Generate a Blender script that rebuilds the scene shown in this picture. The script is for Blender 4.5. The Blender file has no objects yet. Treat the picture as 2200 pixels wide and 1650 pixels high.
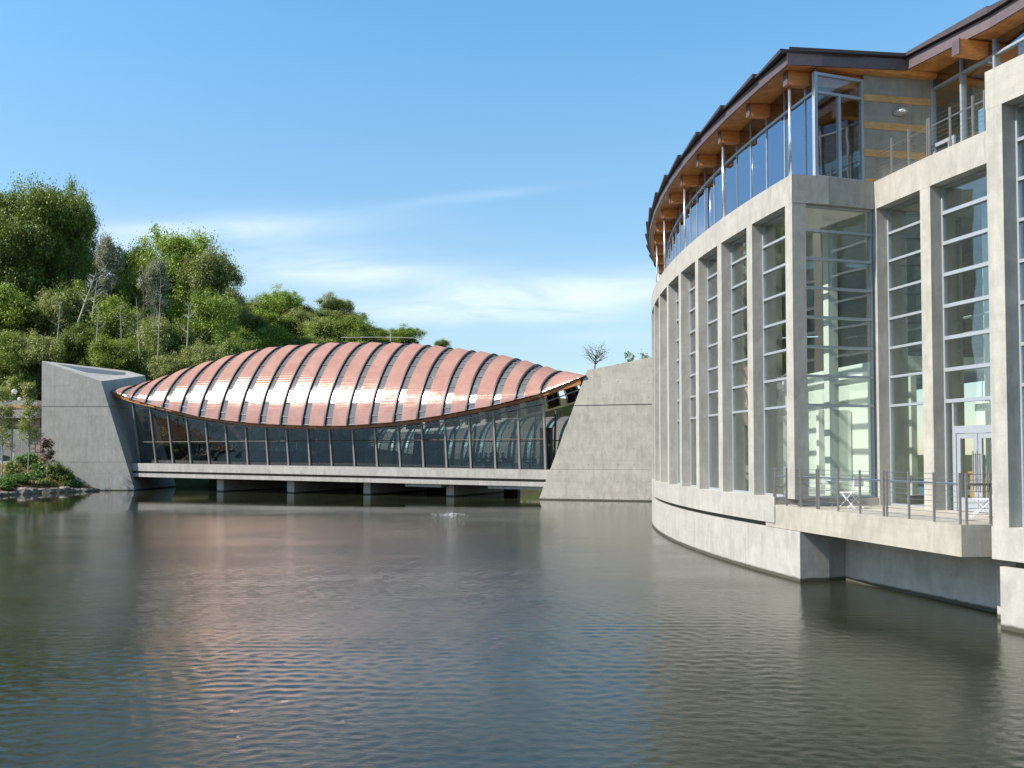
import bpy, math, random
import numpy as np
from mathutils import Vector, Matrix
random.seed(7); rng = np.random.default_rng(7)
sc = bpy.context.scene
R_ = math.radians

# ------------------------------------------------------------------ camera, sky, sun, exposure
F = 2000.0; TP = F / 60000.0; PITCH = math.atan(TP); CP, SP = math.cos(PITCH), math.sin(PITCH)
CYP = 976.6 - F * TP; EYE = 3.65
cam_d = bpy.data.cameras.new('camera'); cam = bpy.data.objects.new('camera', cam_d)
sc.collection.objects.link(cam); sc.camera = cam
cam.location = (0, 0, EYE); cam.rotation_euler = (R_(90) + PITCH, 0, 0)
cam_d.sensor_width = 36; cam_d.lens = 36 * F / 2200; cam_d.shift_y = (CYP - 825) / 2200
cam_d.clip_start = 0.3; cam_d.clip_end = 5000

SUN_TO = Vector((-1.0, -0.32, 0.98)).normalized()
world = bpy.data.worlds.new('World'); sc.world = world; world.use_nodes = True
wt = world.node_tree; wn = wt.nodes; wn.clear()
def wnode(t, **k):
    n = wn.new(t)
    for a, b in k.items(): setattr(n, a, b)
    return n
wo = wnode('ShaderNodeOutputWorld'); bg = wnode('ShaderNodeBackground')
sky = wnode('ShaderNodeTexSky', sky_type='NISHITA', sun_disc=False, sun_elevation=math.asin(SUN_TO.z),
            sun_rotation=math.atan2(SUN_TO.x, SUN_TO.y), air_density=1.0, dust_density=0.35, ozone_density=2.0, altitude=300)
hsv = wnode('ShaderNodeHueSaturation'); hsv.inputs['Value'].default_value = 1.0
hsv.inputs['Hue'].default_value = 0.486
tc = wnode('ShaderNodeTexCoord'); sep = wnode('ShaderNodeSeparateXYZ')
wt.links.new(tc.outputs['Generated'], sep.inputs[0])
def wmath(op, a, b=None, c=None, clamp=False):
    n = wnode('ShaderNodeMath', operation=op); n.use_clamp = clamp
    for i, v in enumerate((a, b, c)):
        if v is None: continue
        if isinstance(v, (int, float)): n.inputs[i].default_value = v
        else: wt.links.new(v, n.inputs[i])
    return n.outputs[0]
satm = wnode('ShaderNodeMapRange'); satm.inputs['From Min'].default_value = .10; satm.inputs['From Max'].default_value = .42; satm.inputs['To Min'].default_value = 1.0; satm.inputs['To Max'].default_value = 1.19
wt.links.new(sep.outputs[2], satm.inputs[0]); wt.links.new(satm.outputs[0], hsv.inputs['Saturation'])
valm = wnode('ShaderNodeMapRange'); valm.inputs['From Min'].default_value = .10; valm.inputs['From Max'].default_value = .42; valm.inputs['To Min'].default_value = .88; valm.inputs['To Max'].default_value = 1.42
wt.links.new(sep.outputs[2], valm.inputs[0]); wt.links.new(valm.outputs[0], hsv.inputs['Value'])
zc = wmath('ADD', wmath('MAXIMUM', sep.outputs[2], 0.0), 0.06)
px_ = wmath('DIVIDE', sep.outputs[0], zc); py_ = wmath('DIVIDE', sep.outputs[1], zc)
cmb = wnode('ShaderNodeCombineXYZ'); wt.links.new(px_, cmb.inputs[0]); wt.links.new(py_, cmb.inputs[1])
mp = wnode('ShaderNodeMapping'); mp.inputs['Rotation'].default_value = (0, 0, R_(-14)); mp.inputs['Scale'].default_value = (0.30, 0.75, 1); mp.inputs['Location'].default_value = (1.7, 0.35, 0)
wt.links.new(cmb.outputs[0], mp.inputs[0])
nz = wnode('ShaderNodeTexNoise'); nz.inputs['Scale'].default_value = 1.05; nz.inputs['Detail'].default_value = 7; nz.inputs['Roughness'].default_value = 0.52; nz.inputs['Distortion'].default_value = 0.35
wt.links.new(mp.outputs[0], nz.inputs[0])
cr = wnode('ShaderNodeMapRange'); cr.interpolation_type = 'SMOOTHSTEP'
cr.inputs['From Min'].default_value = 0.47; cr.inputs['From Max'].default_value = 0.72; cr.inputs['To Max'].default_value = 0.62
wt.links.new(nz.outputs[0], cr.inputs[0])
el = wnode('ShaderNodeMapRange'); el.interpolation_type = 'SMOOTHSTEP'
el.inputs['From Min'].default_value = 0.30; el.inputs['From Max'].default_value = 0.19
wt.links.new(sep.outputs[2], el.inputs[0])
az = wmath('DIVIDE', sep.outputs[0], wmath('MAXIMUM', wmath('ABSOLUTE', sep.outputs[1]), .05)); ev = wmath('DIVIDE', sep.outputs[2], wmath('MAXIMUM', wmath('ABSOLUTE', sep.outputs[1]), .05))
c2 = wnode('ShaderNodeCombineXYZ'); wt.links.new(wmath('MULTIPLY', az, 5.0), c2.inputs[0]); wt.links.new(wmath('MULTIPLY', ev, 26.0), c2.inputs[1]); wt.links.new(sep.outputs[1], c2.inputs[2])
nz2 = wnode('ShaderNodeTexNoise'); nz2.inputs['Scale'].default_value = 1.3; nz2.inputs['Detail'].default_value = 8; nz2.inputs['Roughness'].default_value = .58; nz2.inputs['Distortion'].default_value = .5
wt.links.new(c2.outputs[0], nz2.inputs[0])
tot = None      # long cirrus streaks low over the horizon
for (ca, ce, ha, he, sl, am) in ((-.34, .243, .17, .014, .06, .6), (-.30, .205, .30, .040, -.02, .35), (-.17, .198, .15, .018, -.09, .6), (.04, .170, .19, .021, .07, 1.25), (.02, .150, .14, .010, -.02, .5), (.10, .128, .06, .008, 0, .3), (-.04, .28, .10, .006, .12, .25), (.75, .20, .30, .03, -.05, .8), (-.95, .22, .35, .03, .05, .8)):
    da = wmath('SUBTRACT', az, ca); de = wmath('SUBTRACT', wmath('SUBTRACT', ev, ce), wmath('MULTIPLY', da, sl))
    r2 = wmath('ADD', wmath('POWER', wmath('ABSOLUTE', wmath('DIVIDE', da, ha)), 2.0), wmath('POWER', wmath('ABSOLUTE', wmath('DIVIDE', de, he)), 2.0))
    g_ = wmath('MULTIPLY', wmath('EXPONENT', wmath('MULTIPLY', r2, -1.0)), am); tot = g_ if tot is None else wmath('ADD', tot, g_)
nzr = wnode('ShaderNodeMapRange'); nzr.inputs['From Min'].default_value = .30; nzr.inputs['From Max'].default_value = .66; nzr.inputs['To Min'].default_value = .3; nzr.inputs['To Max'].default_value = 1.0
wt.links.new(nz2.outputs[0], nzr.inputs[0])
cloud = wmath('MINIMUM', wmath('ADD', wmath('MULTIPLY', wmath('MULTIPLY', tot, nzr.outputs[0]), .85), wmath('MULTIPLY', wmath('MULTIPLY', cr.outputs[0], el.outputs[0]), .12)), .8)
mixc = wnode('ShaderNodeMix', data_type='RGBA'); mixc.inputs['B'].default_value = (5.6, 6.3, 7.0, 1)
wt.links.new(sky.outputs[0], hsv.inputs['Color']); wt.links.new(hsv.outputs[0], mixc.inputs['A']); wt.links.new(cloud, mixc.inputs['Factor'])
wt.links.new(mixc.outputs['Result'], bg.inputs[0]); bg.inputs[1].default_value = 0.105
wt.links.new(bg.outputs[0], wo.inputs[0])
sun_d = bpy.data.lights.new('sun', 'SUN'); sun_d.energy = 5.0; sun_d.angle = R_(0.5); sun_d.color = (1, 0.94, 0.85)
sun = bpy.data.objects.new('sun', sun_d); sc.collection.objects.link(sun)
sun.rotation_euler = (-SUN_TO).to_track_quat('-Z', 'Y').to_euler()
vs = sc.view_settings; vs.view_transform = 'Standard'; vs.look = 'None'; vs.gamma = 1; vs.use_curve_mapping = False; vs.exposure = 0.75
sc.cycles.max_bounces = 10; sc.cycles.transparent_max_bounces = 24

# ------------------------------------------------------------------ helpers
def ray(px, py):
    a = (px - 1100) / F; b = (CYP - py) / F
    return np.array([a, CP - b * SP, SP + b * CP])
def atY(px, py, Y):
    d = ray(px, py); return d * (Y / d[1]) + np.array([0, 0, EYE])
def atZ(px, py, Z):
    d = ray(px, py); return d * ((Z - EYE) / d[2]) + np.array([0, 0, EYE])

class MB:
    def __init__(s): s.v = []; s.f = []; s.m = []
    def add(s, vs_, fs, m=0):
        o = len(s.v); s.v += [tuple(map(float, q)) for q in vs_]; s.f += [tuple(i + o for i in f) for f in fs]; s.m += [m] * len(fs); return s
    def hexa(s, b, t, m=0):       # b, t: 4 bottom and 4 top corners, same order (ccw from above)
        return s.add(list(b) + list(t), [(3, 2, 1, 0), (4, 5, 6, 7), (0, 1, 5, 4), (1, 2, 6, 5), (2, 3, 7, 6), (3, 0, 4, 7)], m)
    def box(s, x0, x1, y0, y1, z0, z1, m=0):
        return s.hexa([(x0, y0, z0), (x1, y0, z0), (x1, y1, z0), (x0, y1, z0)], [(x0, y0, z1), (x1, y0, z1), (x1, y1, z1), (x0, y1, z1)], m)
    def prism(s, poly, z0, z1, m=0):   # poly ccw; z0/z1 floats or lists
        n = len(poly)
        g = lambda z, i: z[i] if hasattr(z, '__len__') else z
        vs_ = [(p[0], p[1], g(z0, i)) for i, p in enumerate(poly)] + [(p[0], p[1], g(z1, i)) for i, p in enumerate(poly)]
        return s.add(vs_, [tuple(range(n - 1, -1, -1)), tuple(range(n, 2 * n))] + [(i, (i + 1) % n, n + (i + 1) % n, n + i) for i in range(n)], m)
    def tube(s, pts, rad, n=6, m=0, caps=True):
        pts = [Vector(p) for p in pts]; rad = rad if hasattr(rad, '__len__') else [rad] * len(pts)
        rings = []; up = Vector((0, 0, 1)); prev = None
        for i, p in enumerate(pts):
            d = (pts[min(i + 1, len(pts) - 1)] - pts[max(i - 1, 0)]).normalized()
            if prev is None:
                a = d.cross(up if abs(d.z) < .95 else Vector((1, 0, 0))).normalized()
            else: a = (prev - d * prev.dot(d)).normalized()
            prev = a; b = d.cross(a)
            rings.append([p + (a * math.cos(2 * math.pi * k / n) + b * math.sin(2 * math.pi * k / n)) * rad[i] for k in range(n)])
        fs = [(i * n + k, i * n + (k + 1) % n, (i + 1) * n + (k + 1) % n, (i + 1) * n + k) for i in range(len(pts) - 1) for k in range(n)]
        if caps: fs += [tuple(range(n - 1, -1, -1)), tuple(range((len(pts) - 1) * n, len(pts) * n))]
        return s.add([q for r in rings for q in r], fs, m)
    def mesh(s, name, mats, smooth=False):
        me = bpy.data.meshes.new(name); me.from_pydata(s.v, [], s.f)
        for mt in (mats if isinstance(mats, (list, tuple)) else [mats]): me.materials.append(mt)
        if any(s.m): me.polygons.foreach_set('material_index', s.m)
        if smooth: me.polygons.foreach_set('use_smooth', [True] * len(s.f))
        me.update(); return me
    def build(s, name, mats, parent=None, smooth=False, **k):
        return link(name, s.mesh(name, mats, smooth), parent, **k)

def world_loc(o):
    v = Vector((0, 0, 0))
    while o is not None: v = v + o.location; o = o.parent
    return v
def link(name, me, parent=None, mat=None, label=None, cat=None, group=None, kind=None, rel=False):
    """mesh verts in world coordinates unless mat (a world matrix) places them"""
    o = bpy.data.objects.new(name, me); sc.collection.objects.link(o)
    M = mat if mat is not None else Matrix.Identity(4)
    if parent is not None:
        o.parent = parent
        if not rel: M = Matrix.Translation(-world_loc(parent)) @ M
    o.matrix_local = M
    tag(o, label, cat, group, kind); return o
def tag(o, label=None, cat=None, group=None, kind=None):
    if label: o['label'] = label
    if cat: o['category'] = cat
    if group: o['group'] = group
    if kind: o['kind'] = kind
def thing(name, loc, label, cat, group=None, rz=0):
    o = bpy.data.objects.new(name, None); sc.collection.objects.link(o); o.location = loc; o.rotation_euler = (0, 0, rz)
    o.empty_display_size = .3; tag(o, label, cat, group); return o
def copy_tree(o, loc, rz=None, scale=None, label=None, group=None):
    c = o.copy(); sc.collection.objects.link(c); c.location = loc
    if rz is not None: c.rotation_euler = (0, 0, rz)
    if scale is not None: c.scale = scale
    if label: c['label'] = label
    if group: c['group'] = group
    for ch in o.children:
        d = ch.copy(); sc.collection.objects.link(d); d.parent = c
        for g in ch.children:
            e = g.copy(); sc.collection.objects.link(e); e.parent = d
    return c

# ------------------------------------------------------------------ materials
class NT:
    def __init__(s, name):
        s.m = bpy.data.materials.new(name); s.m.use_nodes = True; s.t = s.m.node_tree; s.t.nodes.clear()
        s.out = s.n('ShaderNodeOutputMaterial')
    def n(s, t, inp=None, **k):
        q = s.t.nodes.new(t)
        for a, b in k.items(): setattr(q, a, b)
        for a, b in (inp or {}).items():
            if isinstance(b, bpy.types.NodeSocket): s.t.links.new(b, q.inputs[a])
            else: q.inputs[a].default_value = b
        return q
    def math(s, op, a, b=0.0, c=0.0, clamp=False):
        q = s.n('ShaderNodeMath', {0: a, 1: b, 2: c}, operation=op); q.use_clamp = clamp; return q.outputs[0]
    def noise(s, vec, scale, detail=4, rough=.55, dist=0):
        return s.n('ShaderNodeTexNoise', {'Vector': vec, 'Scale': scale, 'Detail': detail, 'Roughness': rough, 'Distortion': dist}).outputs[0]
    def mapv(s, vec, scale=(1, 1, 1), rot=(0, 0, 0)):
        return s.n('ShaderNodeMapping', {'Vector': vec, 'Scale': scale, 'Rotation': rot}).outputs[0]
    def ramp(s, x, a, b, lo=0., hi=1., smooth=False):
        q = s.n('ShaderNodeMapRange', {0: x, 1: a, 2: b, 3: lo, 4: hi}); q.interpolation_type = 'SMOOTHSTEP' if smooth else 'LINEAR'; return q.outputs[0]
    def mix(s, fac, a, b, blend='MIX'):
        q = s.n('ShaderNodeMix', {'Factor': fac}, data_type='RGBA', blend_type=blend)
        for k_, v_ in (('A', a), ('B', b)):
            if isinstance(v_, bpy.types.NodeSocket): s.t.links.new(v_, q.inputs[k_])
            else: q.inputs[k_].default_value = (*v_, 1) if len(v_) == 3 else v_
        return q.outputs['Result']
    def pos(s): return s.n('ShaderNodeNewGeometry').outputs['Position']
    def bump(s, h, strength=.3, dist=.02): return s.n('ShaderNodeBump', {'Height': h, 'Strength': strength, 'Distance': dist}).outputs[0]
    def principled(s, **inp):
        d = {}
        for k_, v_ in inp.items():
            k_ = {'base': 'Base Color', 'rough': 'Roughness', 'metal': 'Metallic', 'normal': 'Normal', 'ior': 'IOR', 'spec': 'Specular IOR Level'}.get(k_, k_)
            if k_ == 'Base Color' and isinstance(v_, tuple): v_ = (*v_, 1)
            d[k_] = v_
        q = s.n('ShaderNodeBsdfPrincipled', d); s.t.links.new(q.outputs[0], s.out.inputs[0]); return q

def concrete(name, base=(.40, .385, .35), dark=.72, ties=False, lift=0., stain=.5):
    t = NT(name); P = t.pos()
    big = t.noise(P, .6, 7, .66, .6); mid = t.noise(t.mapv(P, (1, 1, .45)), 2.6, 6, .66, .5); fine = t.noise(P, 26, 3, .6); blot = t.noise(P, 1.5, 5, .7, 1.2)
    streak = t.noise(t.mapv(P, (3.2, 3.2, .12)), 1.6, 4, .6)
    board = t.noise(t.mapv(P, (.15, .15, 5.5)), 1.2, 3, .6)
    c = t.mix(t.ramp(big, .36, .64), tuple(b * dark for b in base), base)
    oi = t.n('ShaderNodeObjectInfo'); c = t.mix(t.math('MULTIPLY', oi.outputs['Random'], .28), c, tuple(b * .70 for b in base))
    c = t.mix(t.ramp(mid, .40, .64, 0, .7), c, tuple(min(1, b * 1.16) for b in base))
    c = t.mix(t.ramp(blot, .55, .72, 0, .45), c, (base[0] * .62, base[1] * .60, base[2] * .58))
    c = t.mix(t.ramp(streak, .52, .78, 0, stain), c, tuple(b * .62 for b in base))
    c = t.mix(t.ramp(board, .5, .75, 0, .38), c, tuple(b * .74 for b in base))
    c = t.mix(t.ramp(fine, .3, .7, .0, .26), c, tuple(b * .66 for b in base))
    sp = t.n('ShaderNodeSeparateXYZ', {0: P})
    wl = t.ramp(t.math('ADD', sp.outputs[2], t.math('MULTIPLY', mid, -.10)), .02, .09, .88, 0, True)   # algae at the waterline
    c = t.mix(wl, c, (.030, .028, .014))
    if ties:
        def cell(v, period, off=0.):
            q = t.math('SUBTRACT', t.math('FRACT', t.math('ADD', t.math('DIVIDE', v, period), off)), .5); return t.math('MULTIPLY', q, period)
        xx = cell(sp.outputs[0], 1.15, .2); zz = cell(sp.outputs[2], 1.32, .35)
        r = t.math('SQRT', t.math('ADD', t.math('MULTIPLY', xx, xx), t.math('MULTIPLY', zz, zz)))
        hole = t.ramp(r, .03, .055, 1, 0)
        c = t.mix(t.math('MULTIPLY', t.math('MULTIPLY', hole, .7), t.ramp(big, .4, .5)), c, tuple(b * .22 for b in base))
    t.principled(base=c, rough=.82, spec=.25, normal=t.bump(t.math('ADD', fine, t.math('MULTIPLY', mid, 2)), .35, .012)); return t.m
def plain(name, col, rough=.5, metal=0., var=.12, scale=8, stretch=(1, 1, 1), spec=.5, bump=.0):
    t = NT(name); P = t.pos(); nz = t.noise(t.mapv(P, stretch), scale, 4, .6)
    c = t.mix(t.ramp(nz, .3, .7), tuple(b * (1 - var) for b in col), tuple(min(1, b * (1 + var)) for b in col))
    k = dict(base=c, rough=rough, metal=metal, spec=spec)
    if bump: k['normal'] = t.bump(nz, bump, .01)
    t.principled(**k); return t.m
def wood(name, col, scale=3.0, var=.25, rough=.45):
    t = NT(name); P = t.pos(); g = t.noise(t.mapv(P, (1, 1, 6)), scale, 5, .6); pl = t.noise(t.mapv(P, (2.5, 7, 2.5)), 1.3, 2, .5)
    c = t.mix(t.ramp(g, .3, .7), tuple(b * (1 - var) for b in col), tuple(min(1, b * (1 + var)) for b in col))
    c = t.mix(t.ramp(pl, .45, .65, 0, .35), c, tuple(b * .72 for b in col))
    t.principled(base=c, rough=rough, spec=.3); return t.m
def glass(name, tint, f0=.07, f1=.75, power=4.0, rough=0.0, gl=(1, 1, 1), wave=.0):
    t = NT(name); lw = t.n('ShaderNodeLayerWeight', {'Blend': .5})
    fac = t.math('ADD', t.math('MULTIPLY', t.math('POWER', lw.outputs['Facing'], power), f1), f0, clamp=True)
    tr = t.n('ShaderNodeBsdfTransparent', {0: (*tint, 1)})
    k = {'Color': (*gl, 1), 'Roughness': rough}
    g = t.n('ShaderNodeBsdfGlossy', k)
    if wave:
        t.t.links.new(t.bump(t.noise(t.pos(), .9, 1, .4), wave, .05), g.inputs['Normal'])
    mx = t.n('ShaderNodeMixShader', {0: fac, 1: tr.outputs[0], 2: g.outputs[0]}); t.t.links.new(mx.outputs[0], t.out.inputs[0]); return t.m

def skylight_mat():
    t = NT('fritted_skylight'); P = t.pos(); nz = t.noise(P, 1.2, 3, .5)
    tr = t.n('ShaderNodeBsdfTransparent', {0: (.8, .82, .82, 1)}); d = t.n('ShaderNodeBsdfDiffuse', {'Color': t.mix(nz, (.13, .12, .115), (.20, .185, .175))}); g = t.n('ShaderNodeBsdfGlossy', {'Color': (.8, .8, .82, 1), 'Roughness': .2}, distribution='BECKMANN')
    m1 = t.n('ShaderNodeMixShader', {0: .72, 1: tr.outputs[0], 2: d.outputs[0]}); m2 = t.n('ShaderNodeMixShader', {0: .07, 1: m1.outputs[0], 2: g.outputs[0]}); t.t.links.new(m2.outputs[0], t.out.inputs[0]); return t.m
M = {}
M['conc'] = concrete('concrete_facade', (.385, .365, .322), dark=.74)
M['conc_base'] = concrete('concrete_base', (.39, .372, .335), dark=.76, stain=.35)
M['conc_far'] = concrete('concrete_tower', (.40, .37, .315), ties=True)
M['conc_pale'] = concrete('concrete_tower_pale', (.40, .38, .34), dark=.78, stain=.65)
M['conc_deck'] = concrete('concrete_deck', (.36, .34, .31))
M['conc_dark'] = concrete('concrete_dark', (.10, .095, .075))  # darker copy of the concrete; shade of recessed gaps is put into its colour
M['paving'] = concrete('paving', (.38, .35, .295), stain=.2)
M['alu'] = plain('pale_aluminium', (.37, .40, .43), .35, .35, .06)
M['steel'] = plain('grey_steel', (.27, .255, .24), .45, .5, .1)
M['steel_dark'] = plain('bronze_steel', (.085, .07, .06), .5, .4, .15)
M['cable'] = plain('stainless', (.45, .45, .45), .3, .9, .05)
M['furniture'] = plain('pale_metal_paint', (.72, .73, .74), .35, .2, .03)
M['silver'] = plain('polished_metal', (.85, .85, .85), .22, .9, .03)
M['soffit'] = wood('pine_soffit', (.56, .235, .07), 3.2, .3)
M['beam'] = wood('glulam', (.62, .235, .065), 4, .25)
M['band'] = wood('cedar_band', (.50, .29, .12), 4, .2)
M['timber_dark'] = wood('edge_timber', (.26, .095, .035), 3, .3)
M['beam_far'] = wood('weathered_glulam', (.34, .13, .04), 4, .25)
M['fascia'] = plain('brown_fascia', (.13, .092, .095), .45, .3, .12)
M['roofing'] = plain('brown_roofing', (.055, .04, .042), .5, .3, .2)
M['white'] = plain('white_paint', (.66, .69, .66), .55, 0, .03)
M['mint'] = plain('interior_wall', (.58, .61, .56), .5, 0, .05, 1.5)
M['ceil'] = plain('interior_ceiling', (.36, .38, .34), .7, 0, .08, 2)
M['darkwood'] = wood('dark_panel', (.25, .235, .19), 2, .3)
M['floor'] = plain('interior_floor', (.42, .41, .37), .35, 0, .08, 2)
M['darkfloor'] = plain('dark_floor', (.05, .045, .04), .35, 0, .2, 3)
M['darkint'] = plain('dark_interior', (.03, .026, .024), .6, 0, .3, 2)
M['glass'] = glass('facade_glass', (.93, .965, .94), .09, .6, 3.0, wave=.25)
M['glass_up'] = glass('upper_glass', (.30, .34, .40), .26, .6, 1.6, gl=(.66, .73, .88), wave=.2)
M['glass_pav'] = glass('pavilion_glass', (.56, .61, .62), .07, .5, 2.6, wave=.3)
M['skylight'] = skylight_mat()
M['trim'] = plain('skylight_trim', (.50, .46, .44), .45, .2, .1)
M['pipe'] = plain('galvanised_pipe', (.20, .20, .20), .45, .4, .1)
M['foam'] = plain('foam', (.8, .8, .8), .5)

def copper_mat():
    t = NT('copper_sheet'); P = t.pos(); sp = t.n('ShaderNodeSeparateXYZ', {0: P})
    big = t.noise(P, .8, 5, .6); fine = t.noise(t.mapv(P, (.6, .6, 9)), 2.2, 4, .65); ln = t.noise(t.mapv(P, (.12, .12, 3.3)), 3, 2, .5)
    c = t.mix(t.ramp(big, .3, .7), (.30, .142, .10), (.40, .212, .158))
    c = t.mix(t.ramp(fine, .4, .7, 0, .5), c, (.44, .26, .21))
    seam = t.math('FRACT', t.math('MULTIPLY', sp.outputs[2], 4.3))
    sm = t.ramp(seam, .0, .07, 1, 0)
    c = t.mix(t.math('MULTIPLY', sm, .13), c, (.22, .085, .06))
    h = t.math('ADD', t.math('MULTIPLY', ln, 1.0), t.math('MULTIPLY', sm, -.6))
    nb = t.bump(t.math('ADD', h, t.math('MULTIPLY', t.noise(P, 1.1, 3, .5), 2.6)), .17, .03)
    d = t.n('ShaderNodeBsdfDiffuse', {'Color': c, 'Normal': nb}); g = t.n('ShaderNodeBsdfGlossy', {'Color': (.95, .66, .56, 1), 'Roughness': t.ramp(ln, .35, .65, .20, .25), 'Normal': nb}, distribution='BECKMANN')
    mx = t.n('ShaderNodeMixShader', {0: t.ramp(big, .3, .7, .10, .16), 1: d.outputs[0], 2: g.outputs[0]}); t.t.links.new(mx.outputs[0], t.out.inputs[0]); return t.m
M['copper'] = copper_mat()
def copper2():
    t = NT('aged_copper'); big = t.noise(t.pos(), 1.2, 4, .6)
    t.principled(base=t.mix(big, (.36, .27, .22), (.44, .34, .28)), metal=.1, rough=.6); return t.m
M['copper_old'] = copper2()
def leafmat(name, a, b, trans=.42):
    t = NT(name); at = t.n('ShaderNodeAttribute', attribute_name='tint'); oi = t.n('ShaderNodeObjectInfo')
    c = t.mix(at.outputs['Fac'], a, b)
    c = t.mix(t.math('MULTIPLY', oi.outputs['Random'], .45), c, tuple(q * .6 for q in a))
    d = t.n('ShaderNodeBsdfDiffuse', {'Color': c}); tl = t.n('ShaderNodeBsdfTranslucent', {'Color': c}); gl = t.n('ShaderNodeBsdfGlossy', {'Color': (1, 1, 1, 1), 'Roughness': .5})
    m1 = t.n('ShaderNodeMixShader', {0: trans, 1: d.outputs[0], 2: tl.outputs[0]}); m2 = t.n('ShaderNodeMixShader', {0: .03, 1: m1.outputs[0], 2: gl.outputs[0]})
    t.t.links.new(m2.outputs[0], t.out.inputs[0]); return t.m
M['leaf_dark'] = leafmat('leaf_dark', (.085, .13, .016), (.30, .38, .055))
M['leaf_bright'] = leafmat('leaf_bright', (.16, .235, .022), (.39, .50, .065))
M['leaf_olive'] = leafmat('leaf_olive', (.20, .24, .055), (.42, .45, .13))
M['leaf_pale'] = leafmat('leaf_pale', (.20, .22, .12), (.36, .37, .24))
M['leaf_red'] = leafmat('leaf_red', (.12, .055, .03), (.20, .11, .05))
M['leaf_low'] = leafmat('leaf_low', (.07, .15, .02), (.18, .30, .06))
M['bark'] = plain('bark', (.075, .06, .045), .9, 0, .3, 5, (1, 1, .3))
M['bark_pale'] = plain('pale_bark', (.34, .32, .27), .85, 0, .3, 3, (1, 1, .3))
def ground_mat(name, a, b, c3, s=.5):
    t = NT(name); P = t.pos(); n1 = t.noise(P, s, 6, .65); n2 = t.noise(P, 6, 5, .7)
    c = t.mix(t.ramp(n1, .38, .62), a, b); c = t.mix(t.ramp(n2, .45, .7, 0, .7), c, c3)
    t.principled(base=c, rough=.95, spec=.1, normal=t.bump(n2, .8, .08)); return t.m
M['ground'] = ground_mat('forest_floor', (.045, .04, .02), (.06, .075, .02), (.09, .065, .035))
M['mulch'] = ground_mat('mulch_soil', (.15, .072, .038), (.10, .052, .03), (.065, .06, .025), 1.2)
M['grass'] = ground_mat('grass_bank', (.09, .13, .03), (.14, .19, .04), (.10, .11, .04))
def rockmat():
    t = NT('rock'); P = t.pos(); n1 = t.noise(P, 2.2, 6, .65)
    t.principled(base=t.mix(t.ramp(n1, .35, .65), (.13, .11, .085), (.30, .26, .21)), rough=.9, spec=.2, normal=t.bump(n1, .9, .08)); return t.m
M['rock'] = rockmat()
CX_, CY_ = 71.714, 40.534
def water_mat():
    t = NT('pond_water'); P = t.pos()
    sp = t.n('ShaderNodeSeparateXYZ', {0: P})
    lee = t.ramp(t.math('ADD', sp.outputs[1], t.math('MULTIPLY', t.noise(P, .09, 3, .6), 16)), 56, 74, 1, .05, True)      # calmer in the lee of the bridge
    dxc = t.math('SUBTRACT', sp.outputs[0], CX_); dyc = t.math('SUBTRACT', sp.outputs[1], CY_); rad = t.math('SQRT', t.math('ADD', t.math('MULTIPLY', dxc, dxc), t.math('MULTIPLY', dyc, dyc)))
    lee2 = t.ramp(t.math('ADD', rad, t.math('MULTIPLY', t.noise(P, .16, 3, .6), 5)), 67.5, 73, .5, 1, True)            # and along the gallery wall
    patch = t.math('MULTIPLY', t.math('MULTIPLY', lee, lee2), t.ramp(t.noise(t.mapv(P, (.05, .11, 1), (0, 0, .35)), 1.0, 4, .6), .38, .62, .55, 1.25, True))
    w1 = t.noise(t.mapv(P, (1, 1.7, 1), (0, 0, .25)), 5.5, 5, .66, .4)
    w2 = t.noise(t.mapv(P, (1, 1.35, 1), (0, 0, -.5)), .95, 3, .55, .3)
    h = t.math('ADD', t.math('MULTIPLY', w1, .0085), t.math('MULTIPLY', w2, .004))
    h = t.math('MULTIPLY', t.math('MULTIPLY', h, patch), t.ramp(sp.outputs[1], 12, 40, 1.2, 2.0, True))
    mud = t.noise(P, .25, 4, .6)
    c = t.mix(t.ramp(mud, .35, .65), (.012, .015, .008), (.025, .027, .014))
    t.principled(base=c, rough=.03, ior=1.333, spec=.5, normal=t.bump(h, 1.0, 1.0)); return t.m
M['water'] = water_mat()

WAVE = 3.3
# ------------------------------------------------------------------ ground, water, hill
def slope(X, Y):
    s = np.clip((8 - X) / 50, 0, 1); s = s * s * (3 - 2 * s)
    d = np.clip(Y - 112, 0, 200)
    e = np.clip((Y - 138) / 24, 0, 1) * np.clip((X + 62) / 30, 0, 1) * np.clip((70 - X) / 30, 0, 1); e = 10.5 * e * e * (3 - 2 * e)
    return e + np.where(Y < 112, -1.0 + np.clip((Y - 104) / 8, 0, 1) * 3.2, 2.2) + d * .17 * (s + .10) * np.clip(1.25 - d / 160, .2, 1)
gx = np.linspace(-420, 420, 85); gy = np.concatenate([np.linspace(100, 260, 41), np.linspace(270, 2600, 14)])
gv = [(x, y, float(slope(x, y))) for y in gy for x in gx]
gv = [(x * (1 + max(0, y - 260) / 300), y, z) for x, y, z in gv]
nx = len(gx); gf = [(j * nx + i, j * nx + i + 1, (j + 1) * nx + i + 1, (j + 1) * nx + i) for j in range(len(gy) - 1) for i in range(nx - 1)]
MB().add(gv, gf).build('hillside', M['ground'], smooth=True, kind='structure')
MB().add([(-3000, -800, -1.6), (3000, -800, -1.6), (3000, 3000, -1.6), (-3000, 3000, -1.6)], [(0, 1, 2, 3)]).build('ground', M['ground'], kind='structure')
MB().add([(-140, -60, -.25), (60, -60, -.25), (60, 150, -.25), (-140, 150, -.25)], [(0, 1, 2, 3)]).build('pond_bed', M['ground'], kind='structure')
wy = [-40., -20., -8., 0., 3.]
while wy[-1] < 104: wy.append(wy[-1] + max(.035, .0042 * wy[-1]))
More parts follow.
